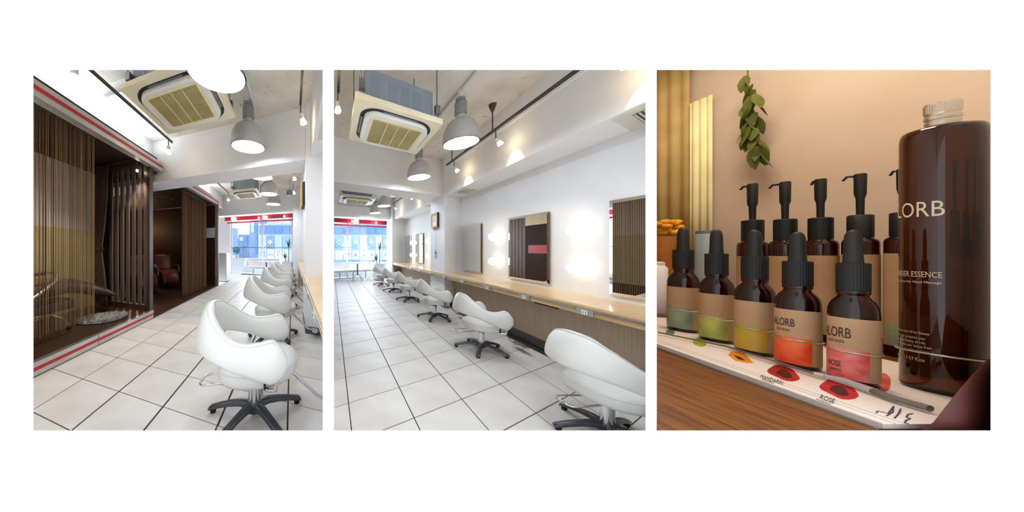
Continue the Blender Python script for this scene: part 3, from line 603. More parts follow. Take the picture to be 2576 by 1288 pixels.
# ------------------------------------------------------------------ salon chairs
mat('white_leather', (222, 221, 216), .4, rgb2=(216, 214, 208), scale=3, bump=.04, bscale=120); mat('seam_grey', (212, 212, 208), .6, rgb2=(206, 206, 202), scale=5)
mat('base_grey', (84, 86, 92), .32, .55, rgb2=(74, 76, 82), scale=4); mat('black_plastic', (24, 24, 26), .5, rgb2=(18, 18, 20), scale=5)
def shell_rings():
    half = [(.245, -.295), (.16, -.308), (.05, -.312), (-.08, -.305), (-.22, -.26), (-.325, -.155), (-.37, 0)]
    top = [.63, .662, .64, .655, .755, .83, .85]; bot = [.41, .395, .435, .49, .545, .57, .575]; th = [.05, .05, .045, .042, .042, .042, .042]
    P = [(x, y, 0) for x, y in half] + [(x, -y, 0) for x, y in reversed(half[:-1])]; sym = lambda a: a + list(reversed(a[:-1]))
    n = 6; pts = catmull(P, n); T = catmull(sym(top), n); Bt = catmull(sym(bot), n); W = catmull(sym(th), n)
    L = [0.]
    for a, b in zip(pts[:-1], pts[1:]): L.append(L[-1] + (b - a).length)
    # extra rings at the rounded ends
    res = []; tot = L[-1]; E_ = .11
    def sample(s):
        for i in range(len(L) - 1):
            if s <= L[i + 1] + 1e-9:
                t = (s - L[i]) / (L[i + 1] - L[i]); mix = lambda A_: A_[i] * (1 - t) + A_[i + 1] * t
                return mix(pts), mix(T), mix(Bt), mix(W), (pts[i + 1] - pts[i]).normalized()
    ss = [0., .004, .012, .025, .045, .07, .095] + [.12 + (tot - .24) * k / 30 for k in range(31)] + [tot - x for x in (.095, .07, .045, .025, .012, .004, 0.)]
    for s in ss:
        p, zt, zb, w, tn = sample(s); e = min(s, tot - s); f = 1. if e >= E_ else math.sqrt(max(0., 1 - (1 - e / E_) ** 2)); f = max(f, .04)
        nrm = Vector((tn.y, -tn.x, 0)); zc = (zt + zb) / 2; h = (zt - zb) / 2 * f; w = w * (.35 + .65 * f) if f < 1 else w
        back = max(0., min(1., (-p.x) / .35)); ring = []
        for k in range(16):
            a = 2 * math.pi * k / 16; c_, s_ = math.cos(a), math.sin(a); sp = lambda q, ex: math.copysign(abs(q) ** ex, q)
            z = zc + h * sp(s_, .75); lean = (z - .56) * (.08 + .2 * back)
            ring.append(p + nrm * (w * sp(c_, .8) + lean) + Vector((0, 0, z)))
        res.append(ring)
    return res
def make_chair():
    t = thing('salon_chair', 'white leather salon chair', 'chair')
    m = MB(); m.rings(shell_rings()); sh = m.build('backrest', 'white_leather', t, smooth=True, sub=1, local=True)
    Rg = shell_rings()
    for idx in (3, 5): m = MB(); m.tube([r[idx] + Vector((0, 0, .001)) for r in Rg[5:-5]], .0028, 5); m.build('piping', 'seam_grey', sh, smooth=True, local=True)
    mid = Rg[len(Rg) // 2]; m = MB(); m.tube([mid[k] + Vector((-.003, 0, 0)) for k in (3, 2, 1, 0, 15, 14, 13)], .004, 5); m.build('back_seam', 'ac_slot', sh, smooth=True, local=True)
    def sup(rx, ry, z, n=36, cx=.035): return [Vector((cx + rx * math.copysign(abs(math.cos(a)) ** .85, math.cos(a)), ry * math.copysign(abs(math.sin(a)) ** .85, math.sin(a)), z)) for a in [2 * math.pi * k / n for k in range(n)]]
    m = MB(); m.rings([sup(r * .27, r * .268, z) for r, z in ((.3, .325), (.8, .325), (.94, .335), (1., .365), (1., .41), (.97, .432), (.9, .448), (.7, .458), (.4, .462), (.1, .463))]); st = m.build('seat', 'white_leather', t, smooth=True, local=True)
    m = MB(); m.tube(sup(.268, .266, .420), .0035, 5, closed=True); m.build('piping', 'seam_grey', st, smooth=True, local=True)
    m = MB(); m.box(.10, .112, -.2755, -.258, .345, .405); m.build('label_tag', 'black_plastic', st, local=True)
    m = MB(); m.lathe([(.042, .085), (.042, .30)], 24); m.build('column', 'chrome', t, smooth=True, local=True)
    m = MB(); m.lathe([(.05, .27), (.05, .33)], 24); m.build('collar', 'black_plastic', t, smooth=True, local=True)
    m = MB(); m.lathe([(.03, .03), (.055, .05), (.06, .10), (.048, .118)], 24); m.build('hub', 'base_grey', t, smooth=True, local=True)
    for k in range(5):
        a = math.radians(72 * k + 20); d = Vector((math.cos(a), math.sin(a), 0)); nn = Vector((-d.y, d.x, 0)); rg = []
        for r, z, w, h in ((.03, .095, .034, .022), (.1, .098, .030, .018), (.18, .085, .026, .016), (.27, .062, .026, .014), (.345, .038, .027, .012), (.355, .030, .022, .008)):
            rg.append([d * r + nn * (w * x) + Vector((0, 0, z + h * y)) for x, y in ((-1, -1), (-1, .3), (-.6, 1), (.6, 1), (1, .3), (1, -1))])
        m = MB(); m.rings(rg); lg = m.build('leg', 'base_grey', t, smooth=True, local=True)
        m = MB(); m.lathe([(.02, 0), (.022, .022)], 14, d * .325); m.build('foot', 'black_plastic', lg, smooth=True, local=True)
    m = MB(); m.tube([(.05, -.05, .30), (-.30, -.06, .285), (-.345, -.055, .283), (-.36, -.03, .282), (-.36, .06, .282), (-.345, .085, .283), (-.30, .09, .285), (.03, .05, .30)], .007, 8); m.build('pump_lever', 'chrome', t, smooth=True, local=True)
    for s in (-1, 1):
        m = MB(); m.tube([(.0, .05 * s, .345), (.06, .2 * s, .335), (.14, .27 * s, .335), (.17, .285 * s, .345), (.178, .288 * s, .37), (.178, .29 * s, .45)], .014, 10); m.build('arm_bracket', 'chrome', t, smooth=True, local=True)
    m = MB(); m.tube([(.12, 0, .345), (.26, 0, .32), (.46, 0, .11), (.50, 0, .09), (.56, 0, .085)], .013, 8); m.tube([(.56, -.14, .085), (.56, .14, .085)], .012, 8); m.box(.52, .60, -.13, .13, .088, .096); m.build('footrest', 'chrome', t, smooth=True, local=True)
    return t
proto = make_chair()
CH = [(A, -.27, 1.60, 1.11, 8, 'nearest white leather salon chair of the booth room, large in the foreground'), (A, -.255, 3.117, 1.12, 9, 'second white leather salon chair behind the nearest one in the booth room'), (A, -.23, 4.7, 1.11, 9, 'third white leather salon chair of the booth room row'),
      (A, -.2, 6.1, 1.11, 9, 'fourth white leather salon chair of the booth room row'), (A, -.2, 7.35, 1.11, 9, 'farthest white leather salon chair of the booth room row, before the potted plant'),
      (B, 1.76, .70, .90, 2, 'white leather salon chair cut off at the lower right of the middle opening'), (B, 1.775, 2.004, .90, -4, 'white leather salon chair standing clear before the counter, second from the front'), (B, 1.78, 3.291, .90, -4, 'third white leather salon chair along the maple counter, near the clock pillar'),
      (B, 1.79, 4.702, .90, -4, 'fourth white leather salon chair along the maple counter'), (B, 1.74, 5.917, .90, -4, 'fifth white leather salon chair along the maple counter'), (B, 1.66, 7.052, .90, -4, 'farthest white leather salon chair of the mirror room beside the plant pot')]
for i, (fr, u, v, k, rz, lb) in enumerate(CH):
    o = proto if i == 0 else copy_tree(proto); o.location = fr.p(u, v, 0); o.rotation_euler = (0, 0, math.radians(rz)); o.scale = (k, k, k); tag(o, lb, 'chair', 'white salon chairs')
def trim_thing(root, co, no):            # a thing that stands against a wall ends at that wall
    bpy.context.view_layer.update(); dg = bpy.context.evaluated_depsgraph_get()
    def walk(o):
        for c in list(o.children): walk(c)
        if o.type != 'MESH': return
        me = bpy.data.meshes.new_from_object(o.evaluated_get(dg)); o.modifiers.clear(); o.data = me; mi = o.matrix_world.inverted(); bm = bmesh.new(); bm.from_mesh(me)
        n_ = (o.matrix_world.to_3x3().transposed() @ Vector(no)).normalized(); r = bmesh.ops.bisect_plane(bm, geom=bm.verts[:] + bm.edges[:] + bm.faces[:], plane_co=mi @ Vector(co), plane_no=n_, clear_outer=True)
        ed = [e for e in r['geom_cut'] if isinstance(e, bmesh.types.BMEdge)]
        if ed: bmesh.ops.contextual_create(bm, geom=ed)
        if len(bm.verts) == 0: bm.free(); bpy.data.objects.remove(o); return
        bm.to_mesh(me); bm.free()
    walk(root)
chairs = [o for o in C.objects if o.name.startswith('salon_chair')]
for o in chairs:
    if 'cut off at the lower right' in o['label']: trim_thing(o, (0, 0, 0), (1, -1.345, 0))
    elif o['label'].startswith('nearest'): trim_thing(o, (-.02, 0, 0), (1, 0, 0))
# ------------------------------------------------------------------ waiting corner furniture
mat('pot_white', (240, 240, 242), .4, rgb2=(234, 234, 238), scale=3); mat('soil', (50, 40, 32), .9, rgb2=(40, 32, 26), scale=20); mat('leaf_dark', (38, 86, 72), .4, rgb2=(58, 108, 84), scale=6); mat('trunk', (120, 112, 96), .7, rgb2=(104, 96, 82), scale=10)
def shell_bench(fr, u0, u1, v, n, zs, zt, label):
    t = thing('shell_bench', label, 'bench', fr.p((u0 + u1) / 2, v, 0))
    for i in range(n):
        a = u0 + (u1 - u0) * i / n + .01; b = u0 + (u1 - u0) * (i + 1) / n - .01
        prof = [(-.42, zs + .03), (-.40, zs), (-.2, zs - .03), (0, zs), (.07, zs + .07), (.1, zt - .08), (.12, zt)]
        prof = prof + [(x + .035, z - .0) for x, z in reversed(prof[4:])] + [(x, z - .035) for x, z in reversed(prof[:4])]
        R0 = [fr.p(a, v + x, z) for x, z in prof]; R1 = [fr.p(b, v + x, z) for x, z in prof]; m = MB(); m.rings([R0, R1]); m.build('seat_shell', 'lounge_white', t, smooth=True)
        c = (a + b) / 2; m = MB(); m.tube([fr.p(c, v - .18, zs - .03), fr.p(c, v - .18, .06)], .016, 8); pd = m.build('pedestal', 'steel', t, smooth=True)
        for du, dv in ((.16, .05), (-.16, .05), (.1, -.14), (-.1, -.14)): m = MB(); m.tube([fr.p(c, v - .18, .07), fr.p(c + du, v - .18 + dv, .012)], .009, 6); m.build('foot', 'chrome', pd, smooth=True)
    for s, u in ((1, u0), (-1, u1)):
        prof = [(-.42, zs), (-.2, zs - .03), (0, zs), (.1, zs + .1), (.12, zt), (-.1, zt - .04), (-.38, zs + .1)]; m = MB(); m.rings([[fr.p(u, v + x, z) for x, z in prof], [fr.p(u + .03 * s, v + x, z) for x, z in prof]]); m.build('side_wing', 'lounge_white', t)
shell_bench(A, -2.06, -.5, 9.75, 2, .42, .78, 'white shell bench on thin pedestals before the booth room window'); shell_bench(B, .05, 1.62, 9.02, 3, .37, .66, 'white three-seat shell bench on thin pedestals before the mirror room window')
mat('table_glass', (196, 226, 232), .08, rgb2=(188, 220, 228), scale=2, alpha=.75)
def round_table(fr, u, v, z, r, label):
    c = fr.p(u, v, 0); t = thing('glass_table', label, 'table', c)
    m = MB(); m.lathe([(r * .97, z - .015), (r, z - .012), (r, z), (r * .98, z + .003)], 32, c); m.build('table_top', 'table_glass', t, smooth=True)
    m = MB(); m.lathe([(.03, .25), (.03, z - .015)], 16, c); m.build('pedestal', 'steel', t, smooth=True)
    for k in range(4):
        a = math.radians(90 * k + 35); d = Vector((math.cos(a), math.sin(a), 0)); m = MB(); m.tube([c + Vector((0, 0, .30)), c + d * .12 + Vector((0, 0, .26)), c + d * .24 + Vector((0, 0, .1)), c + d * .28 + Vector((0, 0, .012))], .014, 8); m.build('leg', 'aluminium', t, smooth=True)
round_table(A, -1.02, 9.0, .70 * S, .38, 'round glass table by the booth room window'); round_table(B, .97, 8.45, .68 * S, .36, 'round glass table by the mirror room window')
def dracaena(fr, u, v, zp, zt, w, label):
    c = fr.p(u, v, 0); t = thing('potted_dracaena', label, 'plant', c); rnd = random.Random(5)
    h = zp * S; a = w * S; m = MB()
    m.rings([[c + Vector((sx * k, sy * k, z)) for sx, sy in ((-1, -1), (1, -1), (1, 1), (-1, 1))] for k, z in ((a * .86, .03), (a, .1), (a * .9, h * .9), (a * .96, h * .93), (a * .96, h), (a * .8, h), (a * .8, h - .05))]); m.build('pot', 'pot_white', t, bevel=.01)
    m = MB(); m.prism([(c.x + sx * a * .82, c.y + sy * a * .82) for sx, sy in ((-1, -1), (1, -1), (1, 1), (-1, 1))], h - .06, h - .045); m.build('soil', 'soil', t)
    for (ox, oy, hh, nl, ln) in ((.03, 0, (zt - zp) * S * .62, 30, .34), (-.08, .03, (zt - zp) * S * .16, 26, .32)):
        b = c + Vector((ox, oy, h - .05)); e = b + Vector((ox * .4, 0, hh + .05)); m = MB(); m.tube([b, (b + e) / 2 + Vector((.01, 0, 0)), e], [.016, .014, .012], 8); m.build('trunk', 'trunk', t, smooth=True)
        for i in range(nl):
            az = 2.4 * i; el = rnd.uniform(.15, 1.35); L_ = ln * S * rnd.uniform(.75, 1.1); o = e + Vector((0, 0, -.08 * rnd.random())); d = Vector((math.cos(az) * math.cos(el), math.sin(az) * math.cos(el), math.sin(el))); sd = Vector((-math.sin(az), math.cos(az), 0)); vs = []
            for k in range(6):
                s = k / 5; p = o + d * L_ * s + Vector((0, 0, -.22 * L_ * s * s * math.cos(el))); ww = .02 * (1 - s) ** .7 * (0.5 + min(1, s * 4) * .5); vs += [p - sd * ww, p + sd * ww]
            m = MB(); m.add(vs, [(2 * k, 2 * k + 1, 2 * k + 3, 2 * k + 2) for k in range(5)]); m.build('leaf', 'leaf_dark', t)
dracaena(A, -.17, 8.75, .74, 1.66, .19, 'potted dracaena in a tall white pot by the booth room counter end'); dracaena(B, 1.83, 8.37, .65, 1.55, .2, 'potted dracaena in a white pot beside the far end of the maple counter')
cb = thing('white_cabinet', 'white cabinet standing at the end of the shampoo booth', 'cabinet', A.p(-2.6, 7.8, 0))
R(A, -2.92, -2.36, 7.62, 8.1, .03, 1.05).build('body', 'lounge_white', cb, bevel=.008); R(A, -2.90, -2.38, 7.605, 7.62, .05, 1.03).build('door', 'pot_white', cb, bevel=.004); R(A, -2.86, -2.78, 7.595, 7.606, .86, .92).build('label_plate', 'maple_edge', cb); R(A, -2.9, -2.38, 7.64, 8.08, 0, .03).build('plinth', 'black_plastic', cb)
# hanging cube lamps and tiny spots before the windows
mat('cube_glow', (255, 226, 196), .4, emit=.9, ergb=(255, 214, 170), rgb2=(255, 226, 196)); mat('tiny_glow', (255, 236, 210), .4, emit=6, rgb2=(255, 236, 210))
for fr, x, y, v, lb in ((A, 588, 551, 9.25, 'left glass cube lamp hanging at the booth room valance'), (A, 667, 547, 9.25, 'right glass cube lamp hanging at the booth room valance'), (B, 896, 557, 8.56, 'glass cube lamp hanging at the mirror room valance')):
    p = fr.on_v(x, y, v); t = thing('cube_lamp', lb, 'pendant lamp', p); m = MB(); r = .1; m.box(p.x - r, p.x + r, p.y - r, p.y + r, p.z - r * .75, p.z + r * .75); m.build('cube_shade', 'cube_glow', t, bevel=.01)
    m = MB(); m.sphere(p + Vector((0, -r, 0)), .03, 10, 6); m.build('bulb', 'tiny_glow', t, smooth=True); m = MB(); m.tube([p + Vector((0, 0, .07)), Vector((p.x, p.y, (2.95 if fr is A else 2.7) * S))], .006, 5); m.build('cord', 'ink', t)
for fr, x, y, v, lb in ((A, 651, 550, 9.3, 'tiny spot bulb between the two cube lamps'), (A, 715, 546, 9.3, 'tiny spot bulb right of the cube lamps'), (B, 886, 559, 8.6, 'tiny spot bulb left of the mirror room cube lamp'), (B, 946.5, 562.5, 8.6, 'tiny spot bulb right of the mirror room cube lamp')):
    p = fr.on_v(x, y, v); t = thing('spot_bulb', lb, 'spotlight', p); m = MB(); m.tube([p, p + Vector((0, 0, .07)), p + Vector((0, 0, .09))], [.04, .03, .01], 10); m.build('bulb', 'tiny_glow', t, smooth=True); m = MB(); m.tube([p + Vector((0, 0, .08)), Vector((p.x, p.y, (2.95 if fr is A else 2.7) * S))], .006, 5); m.build('stem', 'rail_grey', t)
# ------------------------------------------------------------------ shampoo chairs
mat('red_leather', (132, 52, 34), .35, rgb2=(112, 40, 26), scale=4); mat('leather_brown', (74, 46, 42), .36, rgb2=(60, 36, 34), scale=4); mat('arm_metal', (130, 142, 146), .3, .7, rgb2=(118, 130, 134), scale=5)
def pad(m, path, w, th, n=10):        # cushion swept along a side profile, rounded across
    P = catmull([Vector((x, 0, z)) for x, z in path], 6); rg = []
    for i, p in enumerate(P):
        tn = (P[min(i + 1, len(P) - 1)] - P[max(i - 1, 0)]).normalized(); nr = Vector((-tn.z, 0, tn.x)); e = min(i, len(P) - 1 - i); f = min(1., .55 + .16 * e)
        rg.append([p + Vector((0, w / 2 * math.copysign(abs(math.cos(a)) ** .45, math.cos(a)) * (.9 + .1 * f), 0)) + nr * (th / 2 * f * math.copysign(abs(math.sin(a)) ** .7, math.sin(a))) for a in [2 * math.pi * k / 16 for k in range(16)]])
    m.rings(rg); return m
def shampoo_chair(loc, rz, k, label):
    t = thing('shampoo_chair', label, 'chair', loc, rz, 'red shampoo chairs', k)
    bk = pad(MB(), [(-.36, 1.02), (-.30, .82), (-.24, .62), (-.18, .5)], .54, .16).build('backrest', 'red_leather', t, smooth=True, local=True); pad(MB(), [(-.2, .47), (0, .45), (.2, .47), (.26, .47)], .5, .16).build('seat', 'red_leather', t, smooth=True, local=True)
    pad(MB(), [(.22, .48), (.34, .44), (.42, .30), (.46, .12)], .48, .12).build('leg_rest', 'red_leather', t, smooth=True, local=True)
    m = MB(); m.tube([(-.28, 0, .98), (-.2, .0, .6)], .004, 4); m.build('back_seam', 'red_stripe', bk, local=True)
    for s in (-1, 1): m = MB(); m.tube([(-.16, .30 * s, .42), (-.2, .30 * s, .60), (-.14, .30 * s, .68), (.12, .30 * s, .68), (.22, .30 * s, .62), (.24, .30 * s, .44)], .022, 10); m.build('armrest', 'arm_metal', t, smooth=True, local=True)
    m = MB(); m.box(-.24, .2, -.24, .24, .0, .38); m.build('base', 'black_plastic', t, bevel=.02, local=True); m = MB(); m.box(.38, .66, -.16, .16, .06, .10); m.build('foot_plate', 'black_plastic', t, bevel=.01, local=True)
    m = MB(); m.tube([(.1, -.25, .02), (.1, -.25, .34)], .02, 8); m.build('pedal_post', 'black_plastic', t, local=True)
shampoo_chair(A.p(-4.05, 6.0, .015), math.radians(-38), 1.1, 'red-brown leather shampoo chair fully seen in the dark booth'); shampoo_chair(A.p(-4.15, 4.95, .015), math.radians(-38), 1.1, 'red-brown leather shampoo chair half hidden by the slatted screen')
# ------------------------------------------------------------------ reclining chair, rug and tied curtain in booth one
rc = thing('reclining_chair', 'brown leather reclining chair with chrome arms behind the string curtain', 'recliner', A.p(-3.25, 1.6, .13))
def chaise(path, u, w, thk, name, m_):
    P = catmull([Vector((v, z, h)) for v, z, h in path], 6); rg = []
    for i, p in enumerate(P):
        a = P[max(i - 1, 0)]; b = P[min(i + 1, len(P) - 1)]; dv, dz = b.x - a.x, b.y - a.y; l = math.hypot(dv, dz); nv, nz = -dz / l, dv / l; e = min(i, len(P) - 1 - i); f = min(1., .4 + .2 * e); ring = []
        for k in range(16):
            g = 2 * math.pi * k / 16; uu = u + w / 2 * math.copysign(abs(math.cos(g)) ** .55, math.cos(g)) * (.9 + .1 * f); q = p.z / 2 * f * math.copysign(abs(math.sin(g)) ** .8, math.sin(g)); ring.append(A.p(uu, p.x + nv * q, p.y + nz * q))
        rg.append(ring)
    return MB().rings(rg).build(name, m_, rc, smooth=True)
chaise([(1.35, .66, .2), (1.8, .66, .2), (2.15, .66, .2), (2.5, .56, .19), (2.92, .40, .15)], -3.3, .46, .2, 'leg_cushion', 'leather_brown'); chaise([(1.5, .62, .2), (1.2, .70, .2), (.95, .95, .18), (.75, 1.3, .15)], -3.3, .5, .2, 'backrest', 'leather_brown')
mat('seat_olive', (96, 74, 48), .5, rgb2=(84, 64, 40), scale=4); chaise([(1.42, .74, .09), (1.8, .765, .09), (2.05, .745, .07)], -3.3, .36, .1, 'seat_pad', 'seat_olive')
for u in (-2.98, -3.62):
    m = MB(); m.tube([A.p(u, v, z) for v, z in ((1.3, .905), (1.68, .905), (1.76, .90), (1.815, .86), (1.80, .80), (1.70, .72), (1.54, .63), (1.4, .54))], .02, 10); ar = m.build('armrest', 'chrome', rc, smooth=True); m = MB(); m.tube([A.p(u, 1.1, .90), A.p(u, 1.66, .905)], .028, 10); m.build('arm_grip', 'leather_brown', ar, smooth=True)
    m = MB(); m.tube([A.p(u, v, z) for v, z in ((1.1, .2), (1.3, .35), (1.5, .405), (1.7, .39), (1.86, .31), (1.96, .20), (1.97, .15))], .018, 8); m.build('leg', 'chrome', rc, smooth=True); m = MB(); m.lathe([(.03, 0), (.03, .05)], 12, A.p(u, 1.975, .135)); m.build('foot', 'black_plastic', rc, smooth=True)
R(A, -3.5, -3.1, 1.0, 2.15, .36, .5).build('base_box', 'black_plastic', rc, bevel=.04); R(A, -3.12, -3.09, 1.42, 1.5, .40, .44).build('maker_plate', 'outlet_white', rc); R(A, -3.36, -3.26, 1.5, 1.6, .13, .36).build('pedestal', 'black_plastic', rc)
rg_ = thing('round_rug', 'round grey shaggy rug on the dark booth floor', 'rug', A.p(-2.87, 2.45, .135)); c = A.p(-2.87, 2.45, .131); m = MB(); m.lathe([(.28, 0), (.30, .012), (.27, .03)], 36, c); m.build('backing', 'seam_grey', rg_)
mat('rug_grey', (226, 224, 220), .9, rgb2=(84, 80, 76), scale=1, island=1, lo=.1, hi=.95); m = MB(); rnd = random.Random(9)
for i in range(4500):
    r = .315 * math.sqrt(rnd.random()); a = rnd.uniform(0, 6.283); p = c + Vector((r * math.cos(a), r * math.sin(a), .025)); d = Vector((rnd.uniform(-.045, .045), rnd.uniform(-.045, .045), rnd.uniform(.02, .05))); s = Vector((rnd.uniform(-1, 1), rnd.uniform(-1, 1), 0)).normalized() * .006; m.add([p - s, p + s, p + d], [(0, 1, 2)])
o = m.build('pile', 'rug_grey', rg_); o['kind'] = 'stuff'
tc_ = thing('tied_curtain', 'brown curtain tied back beside the slatted screen', 'curtain', A.p(-3.6, 3.05, .15)); mat('curtain_brown', (96, 72, 62), .8, rgb2=(82, 60, 52), scale=6)
rows = []; N_ = 60
for z, ua_, ub_, am in ((2.755, -3.79, -3.42, .03), (2.2, -3.79, -3.44, .03), (1.7, -3.79, -3.50, .025), (1.35, -3.78, -3.57, .018), (1.2, -3.77, -3.60, .012), (1.05, -3.78, -3.58, .018), (.8, -3.79, -3.53, .025), (.5, -3.79, -3.48, .03), (.16, -3.79, -3.44, .035)):
    rows.append([A.p(ua_ + (ub_ - ua_) * k / N_, 3.06 + am * math.sin(k / N_ * 2 * math.pi * 6), z) for k in range(N_ + 1)])
m = MB(); m.add([p for r in rows for p in r], [(i * (N_ + 1) + k, i * (N_ + 1) + k + 1, (i + 1) * (N_ + 1) + k + 1, (i + 1) * (N_ + 1) + k) for i in range(len(rows) - 1) for k in range(N_)]); o = m.build('cloth', 'curtain_brown', tc_, smooth=True); so = o.modifiers.new('solid', 'SOLIDIFY'); so.thickness = .006
R(A, -3.79, -3.585, 3.02, 3.10, 1.16, 1.24).build('tie_band', 'leather_brown', tc_, bevel=.01)
sp_ = A.p(-3.45, 3.0, 2.74); t = thing('booth_spot', 'small bright spot lamp above the slatted screen', 'spotlight', A.on_v(345, 430, 3.1)); p = A.on_v(345, 430, 3.1); m = MB(); m.sphere(p, .022, 12, 8); m.build('bulb', 'bulb_glow', t, smooth=True); m = MB(); m.lathe([(.012, .02), (.03, .03), (.03, 2.8 * S - p.z)], 12, p); m.build('holder', 'rail_grey', t, smooth=True)
spot_light('booth_beam', p + Vector((0, -.05, -.04)), p + Vector((-.2, -.35, -2)), 30, (1, .8, .55), 100); point_light('booth_uplight', A.p(-5.6, 6.2, 1.9), 14, (1, .6, .32), .1)
for i, (u, v) in enumerate(((-3.3, 1.5), (-3.3, .6))): p = A.p(u, v, 2.78); t = thing('booth_downlight', ['round downlight in the curtained booth ceiling nearer the screen', 'round downlight in the curtained booth ceiling nearer the left edge'][i], 'downlight', p); m = MB(); m.lathe([(.04, -.012), (.055, -.01), (.055, .02)], 18, p); m.build('ring', 'aluminium', t, smooth=True); m = MB(); m.lathe([(.0, -.006), (.035, -.006)], 16, p); m.build('lens', 'tiny_glow', t); spot_light('booth_downlight_beam', p + Vector((0, 0, -.03)), p + Vector((0, 0, -2)), 34, (1, .93, .82), 120)
# ------------------------------------------------------------------ the street outside
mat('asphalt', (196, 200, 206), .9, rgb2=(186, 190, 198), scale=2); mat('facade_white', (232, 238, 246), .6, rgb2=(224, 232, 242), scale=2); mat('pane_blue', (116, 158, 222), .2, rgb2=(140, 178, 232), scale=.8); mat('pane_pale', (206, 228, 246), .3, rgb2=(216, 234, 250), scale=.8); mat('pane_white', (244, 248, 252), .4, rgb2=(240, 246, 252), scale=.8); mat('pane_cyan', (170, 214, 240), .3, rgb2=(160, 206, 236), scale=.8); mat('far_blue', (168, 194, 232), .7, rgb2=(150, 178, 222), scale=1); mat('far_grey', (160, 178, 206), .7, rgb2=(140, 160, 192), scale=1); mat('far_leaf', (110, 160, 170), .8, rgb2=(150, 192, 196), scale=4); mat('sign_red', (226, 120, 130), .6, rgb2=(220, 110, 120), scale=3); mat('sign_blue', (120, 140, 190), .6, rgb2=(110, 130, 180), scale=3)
g = MB(); g.box(-60 * S, 60 * S, 13.3 * S, 90 * S, -.7, -.6); struct(g.build('ground', 'asphalt'), 'pale street outside the windows')
def facade(fr, v, xs, rows, kinds, x0, x1, y0, label):
    def q(x, y, dv=0): return fr.on_v(x, y, v + dv)
    t = thing('office_building', label, 'building', q(x0, 640)); m = MB(); a = q(x0, y0); b = q(x1, y0); d = Vector((0, 3, 0)); zb = -.6
    m.extr([Vector((a.x, a.y, zb)), Vector((b.x, b.y, zb)), b, a], d); m.build('wall', 'facade_white', t)
    def pane(xa, xb, ya, yb, mm, nm='pane', out=.12):
        m = MB(); P = [q(xa, yb), q(xb, yb), q(xb, ya), q(xa, ya)]; m.extr([p + Vector((0, -out, 0)) for p in P], (0, out - .02, 0)); return m.build(nm, mm, t)
    for r, (ya, yb) in enumerate(rows):
        for c in range(len(xs) - 1): pane(xs[c] + .9, xs[c + 1] - .9, ya, yb, kinds[r][c % len(kinds[r])])
    return t, pane, q
XA = [652, 671.5, 691, 710.5, 730, 748.5, 768]; fa, pn, q = facade(A, 26, XA, [(541, 563), (567, 589), (592.5, 625), (627.5, 651)], [['pane_blue', 'pane_pale', 'pane_pale', 'pane_pale', 'pane_pale', 'pane_blue'], ['pane_blue'], ['pane_pale', 'far_blue', 'pane_pale', 'pane_cyan', 'pane_pale', 'pane_cyan'], ['pane_white']], 650, 770, 520, 'blue and white office building across the street in the booth room window')
def cross(pn, x, y, s): pn(x - s, x + s, y - s * .38, y + s * .38, 'pane_white', 'cross_bar', .2); pn(x - s * .38, x + s * .38, y - s, y + s, 'pane_white', 'cross_bar', .2)
cross(pn, 680.5, 609, 6)
def write(fr, v, s, x, y, hpx, mm, par, out=.25, wpx=None):
    vs, fs = text_mesh(s); 
    if not vs: return
    x0 = min(p.x for p in vs); x1 = max(p.x for p in vs); y0 = min(p.y for p in vs); y1 = max(p.y for p in vs); k = hpx / max(y1 - y0, 1e-6); kx = k if wpx is None else wpx / (x1 - x0)
    m = MB(); m.add([fr.on_v(x + (p.x - (x0 + x1) / 2) * kx, y - (p.y - (y0 + y1) / 2) * k, v) + Vector((0, -out, 0)) for p in vs], fs); m.build('lettering', mm, par)
for s, x, y, h, w_ in (('雪ビル', 680, 557, 6, 16), ('3F', 700, 556, 6, 9), ('木', 737, 553, 6, 6)): write(A, 26, s, x, y, h, 'sign_blue', fa, wpx=w_)
write(A, 26, '化粧品', 681, 640, 4, 'sign_red', fa, wpx=13); write(A, 26, '健康', 700, 634, 5, 'sign_red', fa, wpx=9); write(A, 26, '♥', 700, 641, 4, 'sign_red', fa, wpx=4)
for k in range(5): pn(656, 668, 630 + k * 3.8, 631.6 + k * 3.8, 'pane_cyan', 'poster_line', .2)
XB = [838, 842.2, 863.5, 884.8, 904.3, 924.5, 943, 961, 980]; fb, pnb, qb = facade(B, 26, XB, [(562, 567), (568.5, 590), (593.5, 627), (629, 653.5), (655, 659)], [['pane_cyan'], ['pane_blue'], ['pane_pale', 'pane_cyan', 'pane_white', 'pane_cyan', 'pane_white', 'pane_cyan', 'pane_white', 'pane_cyan'], ['pane_white'], ['pane_cyan', 'pane_cyan', 'pane_cyan', 'pane_blue', 'pane_pale', 'pane_blue', 'pane_pale', 'pane_blue']], 836, 985, 520, 'blue and white pharmacy building across the street in the mirror room window')
for x in (853, 894.5, 933, 970): cross(pnb, x, 609, 6)
for s, x in (('薬', 894.5), ('山', 915), ('堂', 934), ('局', 970)): write(B, 26, s, x, 641, 6.5, 'sign_blue', fb, wpx=6.5)
write(B, 26, '化粧品', 874.5, 638, 4, 'sign_red', fb, wpx=14); write(B, 26, 'クスリ', 874.5, 643.5, 4, 'sign_red', fb, wpx=14)
def block(fr, v, x0, x1, y0, mm, label, strips=()):
    a = fr.on_v(x0, y0, v); b = fr.on_v(x1, y0, v); t = thing('street_building', label, 'building', Vector((a.x, a.y, -.6))); m = MB(); m.extr([Vector((a.x, a.y, -.6)), Vector((b.x, b.y, -.6)), b, a], (0, 4, 0)); m.build('wall', mm, t)
    for xa, xb, ya, yb, k in strips: m = MB(); m.extr([fr.on_v(x, y, v) + Vector((0, -.1, 0)) for x, y in ((xa, yb), (xb, yb), (xb, ya), (xa, ya))], (0, .08, 0)); m.build('window', k, t)
